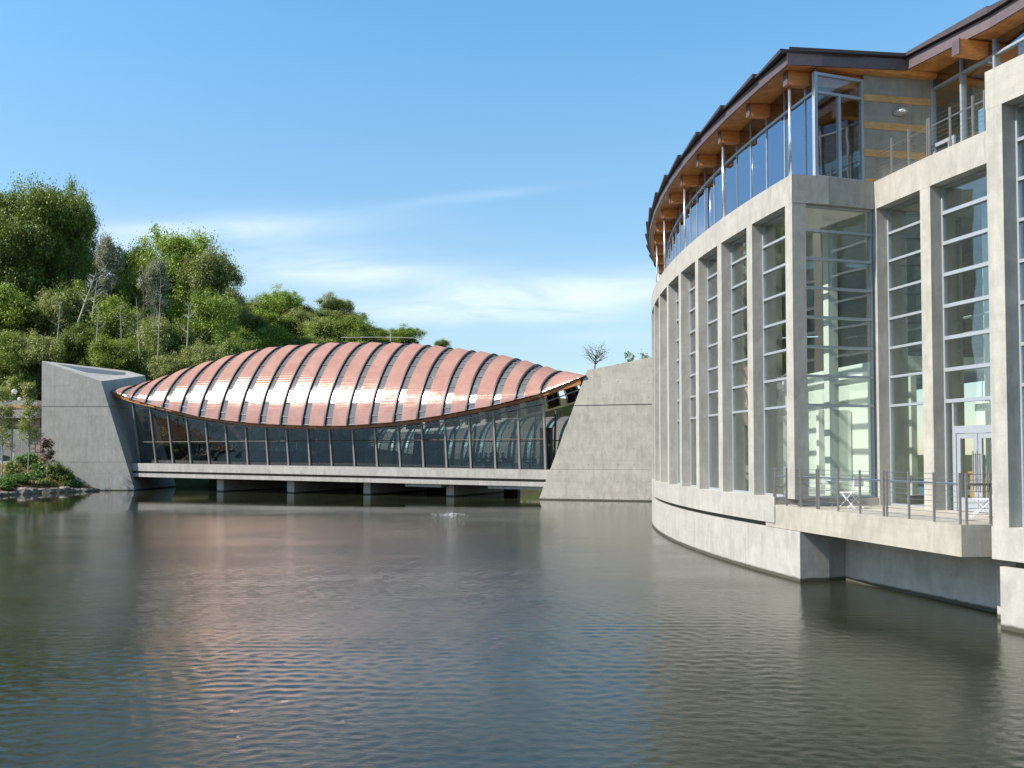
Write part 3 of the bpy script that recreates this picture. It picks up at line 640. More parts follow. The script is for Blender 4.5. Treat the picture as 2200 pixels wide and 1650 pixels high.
fe = lambda u: float(np.interp(u, uu, zee)); fr_ = lambda u: float(np.interp(u, uu, zrr)); fv = lambda u: float(np.interp(u, *vr_k))
VE = -1.2; EXPN = 1.55
def section(u, phi, off):   # phi 0 (front eave) .. 1 ridge .. 2 rear eave
    ze, zr, vr = fe(u), fr_(u) , fv(u)
    zr -= .35
    s = math.sin(min(phi, 2 - phi) * math.pi / 2); c_2 = math.cos(phi * math.pi / 2)
    cc = math.copysign(abs(c_2) ** (2 / EXPN), c_2); ss = max(s, 0) ** (2 / EXPN)
    a = vr - VE; h = zr - ze
    v = vr - a * cc; z = ze + h * ss
    nv, nz = -cc / a, ss / max(h, .3); l = math.hypot(nv, nz) or 1
    return v + nv / l * off, z + nz / l * off
pav = thing('bridge_pavilion', (*U(22, 5, 0)[:2], 0), 'long glazed bridge pavilion over the pond with a domed pink copper roof of curved ribs', 'building')
PB = lambda mb, name, mat, **k: mb.build(name, mat, pav, **k)
NPH = 34; phis = [2 * i / NPH for i in range(NPH + 1)]
def strip(u0, u1, o0, o1, thick, name, mats, side=None, phi0=0., phi1=2.0, smooth=True, n=NPH, sub=2):
    mb = MB(); rows = []
    for i in range(n + 1):
        ph = phi0 + (phi1 - phi0) * i / n; row = []
        for k in range(sub + 1):
            s = k / sub; u = u0 + (u1 - u0) * s; v, z = section(u, ph, o0 + (o1 - o0) * s); row.append(U(u, v, z))
        for k in range(sub, -1, -1):
            s = k / sub; u = u0 + (u1 - u0) * s; v, z = section(u, ph, o0 + (o1 - o0) * s - thick); row.append(U(u, v, z))
        rows.append(row)
    w = 2 * (sub + 1); vs_ = [q for r in rows for q in r]; fs = []; ms = []
    for i in range(n):
        for k in range(w):
            a = i * w + k; b = i * w + (k + 1) % w
            fs.append((a, b, b + w, a + w)); ms.append(0 if k < sub else (1 if k != sub + 1 + sub - 0 or True else 0))
    fs.append(tuple(range(w - 1, -1, -1))); fs.append(tuple(range(n * w, n * w + w))); ms += [1, 1]
    for f_, m_ in zip(fs, ms): pass
    o = len(mb.v); mb.v += vs_; mb.f += fs; mb.m += ms
    me = mb.mesh(name, mats, True); me.set_sharp_from_angle(angle=R_(28)); return me
ribu = [-3.0, -1.35, .1, 2.05] + us[:-1]
def mk_bay(i):
    u0 = ribu[i]; u1 = ribu[i + 1] if i + 1 < len(ribu) else 49.3
    last = i + 1 >= len(ribu)
    skyw = .80 if not last else .5
    # skylight strip just right of the dark rib edge at u0, copper sheet from there to u1
    ph_end = 2.0
    sk = link('skylight', strip(u0 + skyw + .02, u0 + skyw + .08, .06, .06, .12, 'skylight', [M['trim'], M['trim']], phi0=.0, sub=1), pav)
    npn = 9
    for k in range(npn):
        a = k / npn; b = a + 1 / npn
        link('pane', strip(u0 + .02, u0 + skyw + .015, .0, .0, .03, 'pane', [M['skylight'], M['skylight']], phi0=a + .004, phi1=b - .005, n=3, sub=1), sk)
    for a in [k / npn for k in range(1, npn)] + [.014, .10]:
        low = a < .105
        q_ = U(u0 + .0, *section(u0, a, .03)); r_ = U(u0 + skyw, *section(u0 + skyw, a, .03))
        link('glazing_bar', MB().tube([q_, r_], .035 if low else .022, 4).mesh('glazing_bar', M['alu'] if low else M['steel']), sk)
    link('roof_panel', strip(u0 + skyw + .10, u1 + .02, .20, .06, .14, 'roof_panel', [M['copper'], M['roofing']], sub=3), pav)  # dark roofing on sheet sides puts the shade of the raised edge into colour
    link('roof_rib', strip(u1 - .06, u1 + .10, .17, .17, .34, 'roof_rib', [M['roofing'], M['roofing']], sub=1), pav) if not last else None  # dark colour stands for the shaded right side of the copper band
for i in range(len(ribu)): mk_bay(i)
# ridge rail and lightning rod
rd = MB(); rd.tube([(lambda q: (q[0], q[1], q[2]))(U(u, fv(u) + .9, fr_(u) + .42)) for u in np.linspace(20.5, 31, 12)], .02, 5)
rd.tube([U(26.5, fv(26.5) + .9, fr_(26.5)), U(26.5, fv(26.5) + .9, fr_(26.5) + .75)], .08, 6); PB(rd, 'ridge_rail', M['steel'])
# timber edge beams and soffit at eave
def curve_box(name, mat, u0, u1, v0, v1, dz0, dz1, n=40, lab=None):
    mb = MB(); rows = []
    for i in range(n + 1):
        u = u0 + (u1 - u0) * i / n; z = fe(u); rows.append([U(u, v0, z + dz0), U(u, v1, z + dz0), U(u, v1, z + dz1), U(u, v0, z + dz1)])
    fs = [(i * 4 + k, i * 4 + (k + 1) % 4, (i + 1) * 4 + (k + 1) % 4, (i + 1) * 4 + k) for i in range(n) for k in range(4)]
    fs = [tuple(reversed(f_)) for f_ in fs] + [(0, 1, 2, 3), (n * 4 + 3, n * 4 + 2, n * 4 + 1, n * 4)]
    mb.add([q for r in rows for q in r], fs); return mb.build(name, mat, pav, label=lab)
curve_box('edge_beam', M['timber_dark'], -3.0, 49.2, VE + .22, VE + .65, -.30, .10)
for (a, b, k) in ((-3.2, 6.0, .55), (44.6, 48.9, .75)):
    n = 16; mb = MB(); rows = []
    for i in range(n + 1):
        u = a + (b - a) * i / n; z = fe(u); s = (i / n) if a > 10 else 1 - i / n; h = .12 + k * s
        rows.append([U(u, VE + .05, z - .12 - h * .5), U(u, VE + .30, z - .12 - h * .5), U(u, VE + .30, z + .0), U(u, VE + .05, z + .0)])
    fs = [(i * 4 + k2, (i + 1) * 4 + k2, (i + 1) * 4 + (k2 + 1) % 4, i * 4 + (k2 + 1) % 4) for i in range(n) for k2 in range(4)] + [(0, 1, 2, 3), (n * 4 + 3, n * 4 + 2, n * 4 + 1, n * 4)]
    mb.add([q for r in rows for q in r], fs); PB(mb, 'edge_beam', M['beam_far'])
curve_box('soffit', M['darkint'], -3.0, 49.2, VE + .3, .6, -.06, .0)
# suspension pipe
zd = lambda u: 2.77 - .0081 * u
pipe = [U(u, -.70, fe(u) - .28 - (.55 * max(0, (u - 24) / 24) + .35 * max(0, (24 - u) / 24))) for u in np.linspace(-3.0, 49.0, 40)]
PB(MB().tube(pipe, .05, 8), 'suspension_pipe', M['pipe'], smooth=True)
# deck
def ubox(mb, u0, u1, v0, v1, h0, h1, m=0):   # heights relative to the sloping deck level
    return mb.hexa([U(u0, v0, zd(u0) + h0), U(u1, v0, zd(u1) + h0), U(u1, v1, zd(u1) + h0), U(u0, v1, zd(u0) + h0)], [U(u0, v0, zd(u0) + h1), U(u1, v0, zd(u1) + h1), U(u1, v1, zd(u1) + h1), U(u0, v1, zd(u0) + h1)], m)
mb = MB(); ubox(mb, -1.5, 47, -.75, 11.5, -.78, 0); PB(mb, 'deck', M['conc_deck'])
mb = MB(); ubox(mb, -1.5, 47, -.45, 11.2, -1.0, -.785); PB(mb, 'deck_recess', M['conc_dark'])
mb = MB(); ubox(mb, -1.5, 47, -.78, 11.5, -1.38, -1.005); PB(mb, 'deck_beam', M['conc_deck'])
mb = MB(); ubox(mb, 32.2, 35.8, -.5, 3, -1.66, -1.385); ubox(mb, 40.3, 47, -.5, 3, -1.66, -1.385); PB(mb, 'deck_beam', M['conc_deck'])
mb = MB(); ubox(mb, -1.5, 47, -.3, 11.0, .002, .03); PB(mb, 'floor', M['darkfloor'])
for (pxa, pxb) in ((466, 480), (617, 632), (781, 796), (959, 975)):
    def upx(px, v):
        d = ray(px, 1050); t = (v + PL @ PV) / (d[:2] @ PV); return float(((d * t)[:2] - PL) @ PD)
    a, b = upx(pxa, .6), upx(pxb, .6)
    MB().prism([U(a, .6, 0)[:2], U(b, .6, 0)[:2], U(b, 10.8, 0)[:2], U(a, 10.8, 0)[:2]], -1.5, 1.2).build('pier', M['conc_dark'] if False else M['conc_pale'], pav)
mb = MB(); ubox(mb, -1.5, 37.5, 11.7, 12.4, -4.2, -1.35); PB(mb, 'weir_wall', M['conc_dark'])
# glass wall: columns, mullion posts, panes, transoms at front and rear
cu = [-.12, 2.16, 4.46, 6.84, 9.22, 11.63, 14.06, 16.51, 18.95, 21.42, 23.9, 26.42, 28.85, 31.28, 33.67, 35.98, 38.36, 40.69, 42.95, 45.28]
def gv_(u, front=True): return (.3, -.95 if front else 0)
def topz(u, v): return fe(u) - .30
def wall(front):
    for i, u in enumerate(cu):
        zb, zt = zd(u) + .03, fe(u) - .28
        if front:
            mat_ = M['steel']; v0, v1 = .25, -.20 - .62 * max(0, 1 - u / 14); w_ = .085
        else:
            mat_ = M['steel_dark']; v0, v1 = 2 * fv(u) + .15, 2 * fv(u) + .75; w_ = .08
        mb = MB(); mb.hexa([U(u - w_, v0 - .14, zb), U(u + w_, v0 - .14, zb), U(u + w_, v0 + .14, zb), U(u - w_, v0 + .14, zb)], [U(u - w_ * .7, v1 - .12, zt), U(u + w_ * .7, v1 - .12, zt), U(u + w_ * .7, v1 + .12, zt), U(u - w_ * .7, v1 + .12, zt)])
        PB(mb, 'column', mat_)
        if i + 1 < len(cu):
            u2 = cu[i + 1]; zb2, zt2 = zd(u2) + .03, fe(u2) - .28; g0, g1 = (v0 + .02, v1 + .02); h0, h1 = ((g0, -.18 - .62 * max(0, 1 - u2 / 14)) if front else (2 * fv(u2) + .17, 2 * fv(u2) + .77))
            zm, zm2 = 4.92, 4.92
            f0 = (zm - zb) / (zt - zb); f2 = (zm2 - zb2) / (zt2 - zb2); vm, vm2 = g0 + (g1 - g0) * f0, h0 + (h1 - h0) * f2
            for (za, va, zc_, vc, za2, va2, zc2, vc2) in ((zb, g0, zm - .04, vm, zb2, h0, zm2 - .04, vm2), (zm + .04, vm, zt, g1, zm2 + .04, vm2, zt2, h1)):
                mb = MB(); e = .012
                mb.hexa([U(u + w_, va - e, za), U(u2 - w_, va2 - e, za2), U(u2 - w_, va2 + e, za2), U(u + w_, va + e, za)], [U(u + w_, vc - e, zc_), U(u2 - w_, vc2 - e, zc2), U(u2 - w_, vc2 + e, zc2), U(u + w_, vc + e, zc_)])
                PB(mb, 'pane', M['glass_pav'])
            mb = MB().tube([U(u, vm - .05, zm), U(u2, vm2 - .05, zm2)], .045, 4); PB(mb, 'transom', M['steel_dark'])
            if front: PB(MB().tube([U(u, vm + .18, zm - .16), U(u2, vm2 + .18, zm2 - .16)], .03, 4), 'transom', M['steel_dark'])
wall(True); wall(False)
# end glass / dark interior core at the left half (kitchen block and timber lining)
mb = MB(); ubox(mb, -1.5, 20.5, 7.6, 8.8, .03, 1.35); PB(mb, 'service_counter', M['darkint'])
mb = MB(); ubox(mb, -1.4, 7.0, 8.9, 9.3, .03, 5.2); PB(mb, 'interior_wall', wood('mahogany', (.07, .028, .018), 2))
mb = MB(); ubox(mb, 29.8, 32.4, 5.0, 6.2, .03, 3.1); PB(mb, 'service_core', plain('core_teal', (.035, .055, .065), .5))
# interior arched ribs (timber) visible through glass
for u in cu[::1]:
    mb = MB(); pts = []
    for k in range(9):
        v, z = section(u, .12 + 1.76 * k / 8, -.55); pts.append(U(u, v, z))
    mb.tube(pts, .12, 4); PB(mb, 'arch_rib', M['timber_dark'])

# second pavilion seen through the glass: a low vault of copper bands and pale glazing
P2 = thing('rear_pavilion', (-2, 128, 0), 'second vaulted pavilion with grey bands and mint glass strips, seen through the bridge windows', 'building')
o2 = np.array([-21., 133.]); d2 = PD; n2 = PV
def U2(u, v, z): q = o2 + d2 * u + n2 * v; return (q[0], q[1], z)
def band2(u0, u1, off, name, mat, n=10, z0=1.2):
    mb = MB(); rows = []
    for i in range(n + 1):
        ph = math.pi / 2 * i / n; v = 6 - (6 + off) * math.cos(ph); z = z0 + (7.0 + off + (u0 * .010)) * math.sin(ph) ** .9
        rows += [U2(u0, v, z), U2(u1, v, z), U2(u1, v + .15, z - .15), U2(u0, v + .15, z - .15)]
    fs = [(i * 4 + k, i * 4 + (k + 1) % 4, i * 4 + 4 + (k + 1) % 4, i * 4 + 4 + k) for i in range(n) for k in range(4)]
    mb.add(rows, fs); return mb.build(name, mat, P2)
M['mintglass'] = plain('mint_glazing', (.36, .56, .50), .3, 0, .12, 1)
for k in range(15):
    band2(k * 2.35, k * 2.35 + 1.30, .35, 'roof_band', M['copper_old'])
    band2(k * 2.35 + 1.31, k * 2.35 + 2.20, .0, 'glazing_strip', M['mintglass'])
    band2(k * 2.35 + 2.21, k * 2.35 + 2.34, .42, 'rib', M['roofing'])
MB().prism([U2(-1, 5, 0)[:2], U2(37, 5, 0)[:2], U2(37, 12, 0)[:2], U2(-1, 12, 0)[:2]], -1, 2.6).build('podium', M['conc_deck'], P2)

# ------------------------------------------------------------------ concrete abutment towers
lt = thing('abutment_tower', (*atY(190, 976, 94.6)[:2], 0), 'grey concrete abutment tower with sloping top at the left end of the bridge', 'tower')
YF = 94.6; YB = 106.
def front_pt(px, py, Y=YF): return tuple(atY(px, py, Y))
TLf, TRf, BRf, BLf = front_pt(90, 776), front_pt(217, 819), front_pt(291.5, 1060), front_pt(88, 1060)
def lerp(a, b, s): return tuple(a[i] + (b[i] - a[i]) * s for i in range(3))
zl1, zl2 = atY(150, 873.5, YF)[2], atY(150, 993, YF)[2]
def at_z_edge(z): 
    s = (z - TRf[2]) / (BRf[2] - TRf[2]); return lerp(TRf, BRf, s)
def left_z(z): 
    s = (z - TLf[2]) / (BLf[2] - TLf[2]); return lerp(TLf, BLf, s)
TLb = tuple(atY(91, 775.5, YB)); TRb = tuple(atY(312, 807, YB)); TMb = tuple(atY(275, 797, YB))
def back(p, k=1.0): return (p[0] - 1.0 * 0 - .0, YB, p[2])
lev = [(-1.5), zl2, zl1]
for i, (z0, z1) in enumerate(((-1.5, zl2 - .0), (zl2 + .03, zl1), (zl1 + .03, None))):
    ins = .0 if i != 1 else .02
    l0, r0_ = left_z(z0), at_z_edge(z0)
    fy = YF + ins
    if z1 is not None:
        l1, r1_ = left_z(z1), at_z_edge(z1)
        b = [(l0[0], fy, z0), (r0_[0], fy, z0), (r0_[0] + .1, YB, z0), (l0[0] - 5, YB, z0)]
        t_ = [(l1[0], fy, z1), (r1_[0], fy, z1), (r1_[0] + .1, YB, z1), (l1[0] - 5, YB, z1)]
    else:
        b = [(l0[0], fy, z0), (r0_[0], fy, z0), (r0_[0] + .1, YB, z0), (l0[0] - 5, YB, z0)]
        t_ = [TLf, TRf, TRb, TLb]
    mb = MB()
    if z1 is None:
        mb.add(list(b) + list(t_) + [TMb], [(3, 2, 1, 0), (0, 1, 5, 4), (1, 2, 6, 5), (3, 0, 4, 7), (2, 3, 7, 8, 6), (4, 5, 8, 7), (5, 6, 8)])
    else: mb.hexa(b, t_)
    mb.build('wall_lift', M['conc_pale'], lt)
pn_ = np.cross(np.array(TRf) - np.array(TLf), np.array(TMb) - np.array(TLf)); pn_ /= np.linalg.norm(pn_); pn_ *= np.sign(pn_[2])
def on_top(px, py):
    d = ray(px, py); t_ = (np.array(TLf) - [0, 0, EYE]) @ pn_ / (d @ pn_); return d * t_ + np.array([0, 0, EYE])
rq = [on_top(*q) for q in ((186, 800), (274, 807.5), (268, 800.5), (125, 783))]
MB().hexa([q - pn_ * .1 for q in rq], [q + pn_ * .03 for q in rq]).build('roof_light', plain('dark_roof_light', (.13, .14, .16), .45), lt)

rt = thing('abutment_tower', (*atY(1280, 976, 75.)[:2], 0), 'tan concrete abutment tower with slanted left edge, between bridge and gallery', 'tower')
Y0, Y1 = 75.7, 72.7
def yat(px): return Y0 + (Y1 - Y0) * (px - 1157) / 243
def rp(px, py): return tuple(atY(px, py, yat(px)))
zz1, zz2 = rp(1300, 870)[2], rp(1300, 1009)[2]
Lb = rp(1156.0, 1078); Lt = rp(1262, 795); Rt = rp(1450, 757); Rb = rp(1450, 1078); Tm = rp(1300, 788)
dep = np.array([3.2, 7.0, 0])
def edgeL(z): s = (z - Lb[2]) / (Lt[2] - Lb[2]); return lerp(Lb, Lt, s)
for i, (z0, z1) in enumerate(((-1.5, zz2), (zz2 + .02, zz1), (zz1 + .02, None))):
    nrm = np.array([-.33, -.94, 0]) * (0.0 if i == 1 else (.05 if i == 2 else .03))
    l0 = np.array(edgeL(z0)) + nrm; r0_ = np.array([Rb[0], Rb[1], z0]) + nrm
    if z1 is not None:
        l1 = np.array(edgeL(z1)) + nrm; r1_ = np.array([Rb[0], Rb[1], z1]) + nrm
        MB().hexa([l0, r0_, r0_ + dep, l0 + dep], [l1, r1_, r1_ + dep, l1 + dep]).build('wall_lift', M['conc_far'], rt)
    else:
        t1, t2, t3 = np.array(Lt) + nrm, np.array(Tm) + nrm, np.array(Rt) + nrm
        vv = [l0, r0_, t3, t2, t1]; vv += [q + dep for q in vv]
        MB().add(vv, [(0, 1, 2, 3, 4), (9, 8, 7, 6, 5), (0, 5, 6, 1), (1, 6, 7, 2), (2, 7, 8, 3), (3, 8, 9, 4), (4, 9, 5, 0)]).build('wall_lift', M['conc_far'], rt)

# ------------------------------------------------------------------ vegetation
def leaf_mesh(name, centers, radii, n_leaf, size, mat, tints, flat=.7):
    nC = len(centers); idx = rng.integers(0, nC, n_leaf); c = centers[idx]
    p = c + rng.normal(size=(n_leaf, 3)) * radii[idx][:, None] * np.array([.55, .55, .42])
    nrm = rng.normal(size=(n_leaf, 3)); nrm[:, 2] = np.abs(nrm[:, 2]) + flat; nrm += (p - c) / radii[idx][:, None] * .8; nrm /= np.linalg.norm(nrm, axis=1)[:, None]
    a = np.cross(nrm, rng.normal(size=(n_leaf, 3))); a /= np.linalg.norm(a, axis=1)[:, None]; b = np.cross(nrm, a)
    s = size * rng.uniform(.6, 1.3, n_leaf)[:, None]
    quad = np.stack([p - a * s, p - b * s * .62, p + a * s, p + b * s * .62], 1).reshape(-1, 3)
    me = bpy.data.meshes.new(name); me.vertices.add(len(quad)); me.vertices.foreach_set('co', quad.astype(np.float32).ravel())
    me.loops.add(len(quad)); me.loops.foreach_set('vertex_index', np.arange(len(quad), dtype=np.int32))
    me.polygons.add(n_leaf); me.polygons.foreach_set('loop_start', np.arange(0, len(quad), 4, dtype=np.int32)); me.polygons.foreach_set('loop_total', np.full(n_leaf, 4, dtype=np.int32))
    at = me.attributes.new('tint', 'FLOAT', 'POINT'); tv = np.clip(tints[idx] + rng.normal(size=n_leaf) * .15, 0, 1); at.data.foreach_set('value', np.repeat(tv, 4).astype(np.float32))
    me.materials.append(mat); me.update(calc_edges=True); me.validate(); return me
def crown(name, R0, H, z0, n_lobe, n_clump, n_leaf, size, mat, spread=.75, clump_r=.9, shape='round'):
    lobes = []
    for i in range(n_lobe):
        a = rng.uniform(0, 2 * math.pi); hgt = rng.uniform(0, 1) ** .9; w = math.sqrt(max(.06, 1 - ((hgt - .45) / .62) ** 2))
        r = R0 * spread * w * math.sqrt(rng.uniform(.05, 1))
        lobes.append((r * math.cos(a), r * math.sin(a), z0 + H * (.10 + .80 * hgt), R0 * rng.uniform(.32, .52)))
    lobes.append((0, 0, z0 + H * .84, R0 * .45)); lobes.append((R0 * .3, 0, z0 + H * .78, R0 * .4)); lobes.append((-R0 * .3, R0 * .2, z0 + H * .76, R0 * .4))
    lobes = np.array(lobes)
    li = rng.integers(0, len(lobes), n_clump); d = rng.normal(size=(n_clump, 3)); d /= np.linalg.norm(d, axis=1)[:, None]
    d[:, 2] = np.where(d[:, 2] < -.35, -d[:, 2] * .6, d[:, 2])
    rr = lobes[li, 3] * rng.uniform(.65, 1.08, n_clump); c = lobes[li, :3] + d * rr[:, None] * np.array([1, 1, .8])
    rad = clump_r * rng.uniform(.55, 1.35, n_clump); tint = np.clip(rng.uniform(.0, .75, n_clump) + .25 * (rng.random(len(lobes))[li]), 0, 1)
    return leaf_mesh(name, c, rad, n_leaf, size, mat, tint), lobes
def trunk_mesh(H, r, lobes, mat, lean=0., bare=False):
    mb = MB(); top = lobes[:, 2].max() if lobes is not None else H
    sp = [(lean * (k / 6) ** 1.3 + .25 * math.sin(k * 1.9), .2 * math.cos(k * 1.3), -1.5 + (top + 1.0) * k / 6) for k in range(7)]
    mb.tube(sp, [r * (1.25 - 1.08 * k / 6) for k in range(7)], 7)
    if lobes is not None:
        for L in lobes:
            s = max(.18, min(.75, (L[2] - L[3]) / top * .72)); k = s * 6; i = int(k); f_ = k - i
            b = np.array(sp[i]) * (1 - f_) + np.array(sp[min(i + 1, 6)]) * f_; e = L[:3]; m_ = (b + e) / 2 + np.array([0, 0, -.6])
            mb.tube([b, m_, e], [r * .42, r * .26, r * .07], 5)
    return mb.mesh('trunk', mat)
protos = {}
def proto(kind, seed_n, R0, H, z0, leafmat_, bark, n_leaf=30000, size=.19, r=.32, n_lobe=15, n_clump=330, clump_r=1.0, spread=.78):
    me, lobes = crown('crown', R0, H, z0, n_lobe, n_clump, n_leaf, size, leafmat_, spread, clump_r)
    protos.setdefault(kind, []).append((me, trunk_mesh(z0 + H, r, lobes, bark), z0 + H, R0))
for i in range(3): proto('dark', i, 6.5, 15, 5, M['leaf_dark'], M['bark'], 72000, .118, n_clump=420, clump_r=.95, n_lobe=22)
for i in range(2): proto('bright', i, 6.0, 13, 4, M['leaf_bright'], M['bark'], 70000, .118, n_clump=420, clump_r=.95, n_lobe=22)
for i in range(2): proto('olive', i, 5.5, 14, 4, M['leaf_olive'], M['bark'], 60000, .118, n_clump=400, clump_r=.95, n_lobe=20)
proto('pale', 0, 3.0, 15, 5, M['leaf_pale'], M['bark_pale'], 24000, .10, .13, 14, 240, .7)
proto('under', 0, 5.0, 14, 3, M['leaf_dark'], M['bark'], 60000, .118, .22, 20, 380, .95, .9)
proto('under', 1, 4.6, 15, 4, M['leaf_bright'], M['bark_pale'], 52000, .118, .18, 18, 330, .9, .9)
proto('under', 2, 4.2, 17, 5, M['leaf_dark'], M['bark'], 50000, .118, .2, 18, 330, .9, .85)
proto('under', 3, 4.8, 14, 3, M['leaf_olive'], M['bark'], 46000, .118, .2, 18, 320, .9, .9)
ntree = {}
def tree(kind, px, py_top, Y, hw, label, group=None, name=None, i=None, rz=None):
    L_ = protos[kind]; j = (ntree.get(kind, 0) if i is None else i) % len(L_); ntree[kind] = ntree.get(kind, 0) + 1
    me, tr_, H, R0 = L_[j]; top = atY(px, py_top, Y); gz = float(slope(top[0], Y)); sz = (top[2] - gz) / (H * 1.0); hw = hw * (1.2 if kind == 'under' else 1); sx = hw / F * Y / (R0 * .92)
    nm = name or {'dark': 'maple_tree', 'bright': 'leafy_tree', 'olive': 'oak_tree', 'pale': 'sycamore_tree', 'under': 'woodland_tree'}[kind]
    t = thing(nm, (top[0], Y, gz), label, 'tree', group, rz=rng.uniform(0, 6.28) if rz is None else rz); t.scale = (sx, sx, sz)
    a = link('crown', me, t, rel=True); b = link('trunk', tr_, t, rel=True); return t
tree('dark', 62, 388, 126, 98, 'tallest dense green tree at the far left edge above the concrete tower', i=0)
tree('dark', 152, 410, 129, 68, 'tall dark green tree forming the right shoulder of the tallest crown at the left', i=1)
tree('dark', 5, 470, 122, 75, 'broad green tree cut by the left edge of the photo', i=2)
tree('pale', 230, 486, 124, 30, 'slender pale grey-green tree beside the tallest crown at the left')
tree('bright', 305, 525, 131, 66, 'fresh green tree left of the big round crown, behind the bridge roof', i=0)
tree('bright', 398, 510, 134, 95, 'large round-topped green tree in the middle of the hillside row', i=1)
tree('olive', 455, 548, 130, 62, 'yellowish green tree on the right slope of the round-topped crown', i=0)
tree('pale', 338, 540, 119, 34, 'thin tree with a bare white trunk standing in front of the round crown', rz=.3)
tree('bright', 450, 640, 122, 68, 'bright green lower tree in front of the round crown', i=1)
tree('olive', 545, 652, 150, 42, 'soft olive tree just right of the round crown', i=1)
tree('bright', 598, 622, 154, 48, 'green tree with the highest top between round crown and roof', i=0)
tree('olive', 645, 668, 150, 40, 'small olive tree above the left part of the copper roof', i=0)
tree('olive', 715, 636, 158, 42, 'open-crowned olive tree rising above the ridge behind the roof', i=1)
tree('bright', 752, 688, 148, 58, 'bright yellow-green tree touching the copper ridge', i=1)
tree('bright', 690, 690, 146, 40, 'bright green bushy tree directly above the copper roof left of the ridge', i=0)
tree('bright', 866, 703, 158, 44, 'small round bright green tree over the middle of the copper ridge', i=0)
tree('olive', 815, 712, 165, 20, 'tiny green treetop left of the small round tree over the ridge', i=0)
tree('dark', 948, 729, 172, 22, 'dark little treetop peeking over the right part of the copper ridge', i=0)
fill_lab = 'shaded dark green woodland tree in the understory behind the bridge'
for (px, py, Y, hw) in ((-70, 560, 118, 70), (-10, 620, 116, 60), (60, 640, 117, 55), (120, 630, 118, 52), (175, 610, 121, 50), (230, 640, 119, 48), (285, 650, 118, 48), (335, 690, 116, 42), (390, 690, 118, 50), (520, 700, 128, 52),
                        (30, 700, 112, 45), (95, 720, 112, 42), (160, 700, 113, 45), (215, 730, 112, 40), (265, 720, 113, 42), (450, 740, 113, 45), (510, 720, 118, 45), (575, 700, 135, 50), (630, 715, 138, 45), (360, 760, 112, 40),
                        (-120, 420, 125, 80), (-140, 600, 120, 70), (-40, 450, 135, 80), (110, 500, 140, 70), (250, 590, 138, 60), (340, 590, 142, 60), (470, 620, 142, 60), (112, 425, 132, 42), (60, 450, 134, 50), (780, 740, 140, 50), (690, 740, 138, 50), (860, 745, 150, 45), (530, 668, 146, 52), (575, 672, 148, 50), (625, 676, 148, 50), (675, 688, 148, 52), (725, 700, 150, 52), (775, 712, 152, 52), (820, 724, 154, 50), (495, 650, 140, 50), (548, 640, 152, 46), (610, 648, 154, 44), (662, 652, 156, 44), (742, 668, 158, 44), (792, 700, 160, 40)):
    j_ = ntree.get('under', 0) % 4
    lab_ = ('dark green woodland tree in the shaded understory behind the bridge', 'fresh yellow-green woodland tree in the understory behind the bridge', 'taller dark green woodland tree in the understory behind the bridge', 'olive green woodland tree in the understory behind the bridge')[j_]
    tree('under', px, py, Y, hw, lab_, ('dark', 'yellow-green', 'tall dark', 'olive')[j_] + ' woodland trees behind the bridge')
def bare_tree(name, px, py0, py1, Y, lab, n=26, lean=(0, 0), r=.12, mat='bark_pale', wid=1.5, tw=None, crown_leaf=None, cat='tree', gz=None, nl=0, ls=.07):
    base = atY(px, py0, Y); top = atY(px, py1, Y); H = top[2] - base[2]; t = thing(name, tuple(base), lab, cat)
    mb = MB(); sp = [(lean[0] * (k / 5), lean[1] * k / 5, H * k / 5) for k in range(6)]; mb.tube(sp, [r * (1.1 - .95 * k / 5) for k in range(6)], 6); tips = []
    for i in range(n):
        s = rng.uniform(.3, .98); b = np.array([lean[0] * s, lean[1] * s, H * s]); a = rng.uniform(0, 6.28); L_ = wid * rng.uniform(.4, 1) * (1.15 - s * .6)
        e = b + np.array([math.cos(a) * L_, math.sin(a) * L_, L_ * rng.uniform(.4, 1.1)]); m_ = (b + e) / 2 + np.array([0, 0, -.08 * L_])
        mb.tube([b, m_, e], [r * .33, r * .2, r * .06], 4); tips += [e, m_ * .4 + e * .6]
        for q in range(2):
            e2 = e + rng.normal(size=3) * L_ * .3; mb.tube([m_, e2], [r * .15, r * .05], 3); tips.append(e2)
    link('trunk', mb.mesh('trunk', M[mat]), t, rel=True)
    if crown_leaf:
        tp = np.array(tips); link('foliage', leaf_mesh('foliage', tp, np.full(len(tp), wid * .22), nl, ls, M[crown_leaf], rng.random(len(tp))), t, rel=True)
    return t
bare_tree('bare_tree', 165, 700, 580, 116, 'leaning pale branching trunk in front of the dark trees at left', 18, (2.4, 0), .13, wid=2.2)
bare_tree('bare_tree', 314, 800, 560, 117.5, 'straight dark slim trunk behind the left end of the bridge', 26, (-.6, 0), .15, 'bark', wid=2.0)
bare_tree('bare_tree', 43, 815, 765, 111, 'short pale dead trunk left of the concrete tower', 3, (0, 0), .13, wid=.6)
bare_tree('bare_tree', 190, 745, 600, 118, 'second thin pale trunk among the dark trees at left', 18, (1.0, 0), .16, wid=1.6)
bare_tree('bare_shrub', 1277, 800, 752, 88, 'leafless twiggy shrub peeking over the tan concrete tower', 40, (.2, 0), .08, 'bark', wid=1.6, crown_leaf='leaf_red', nl=160, ls=.06, cat='shrub')
bare_tree('shrub', 1352, 790, 762, 84, 'small green leafy sprig on top of the tan tower', 10, (.1, 0), .05, 'bark', wid=.7, crown_leaf='leaf_low', nl=160, ls=.09, cat='shrub')
bare_tree('shrub', 1385, 785, 761, 84, 'small dark sprig on the tan tower next to the gallery', 10, (.1, 0), .05, 'bark', wid=.6, crown_leaf='leaf_dark', nl=120, ls=.08, cat='shrub')

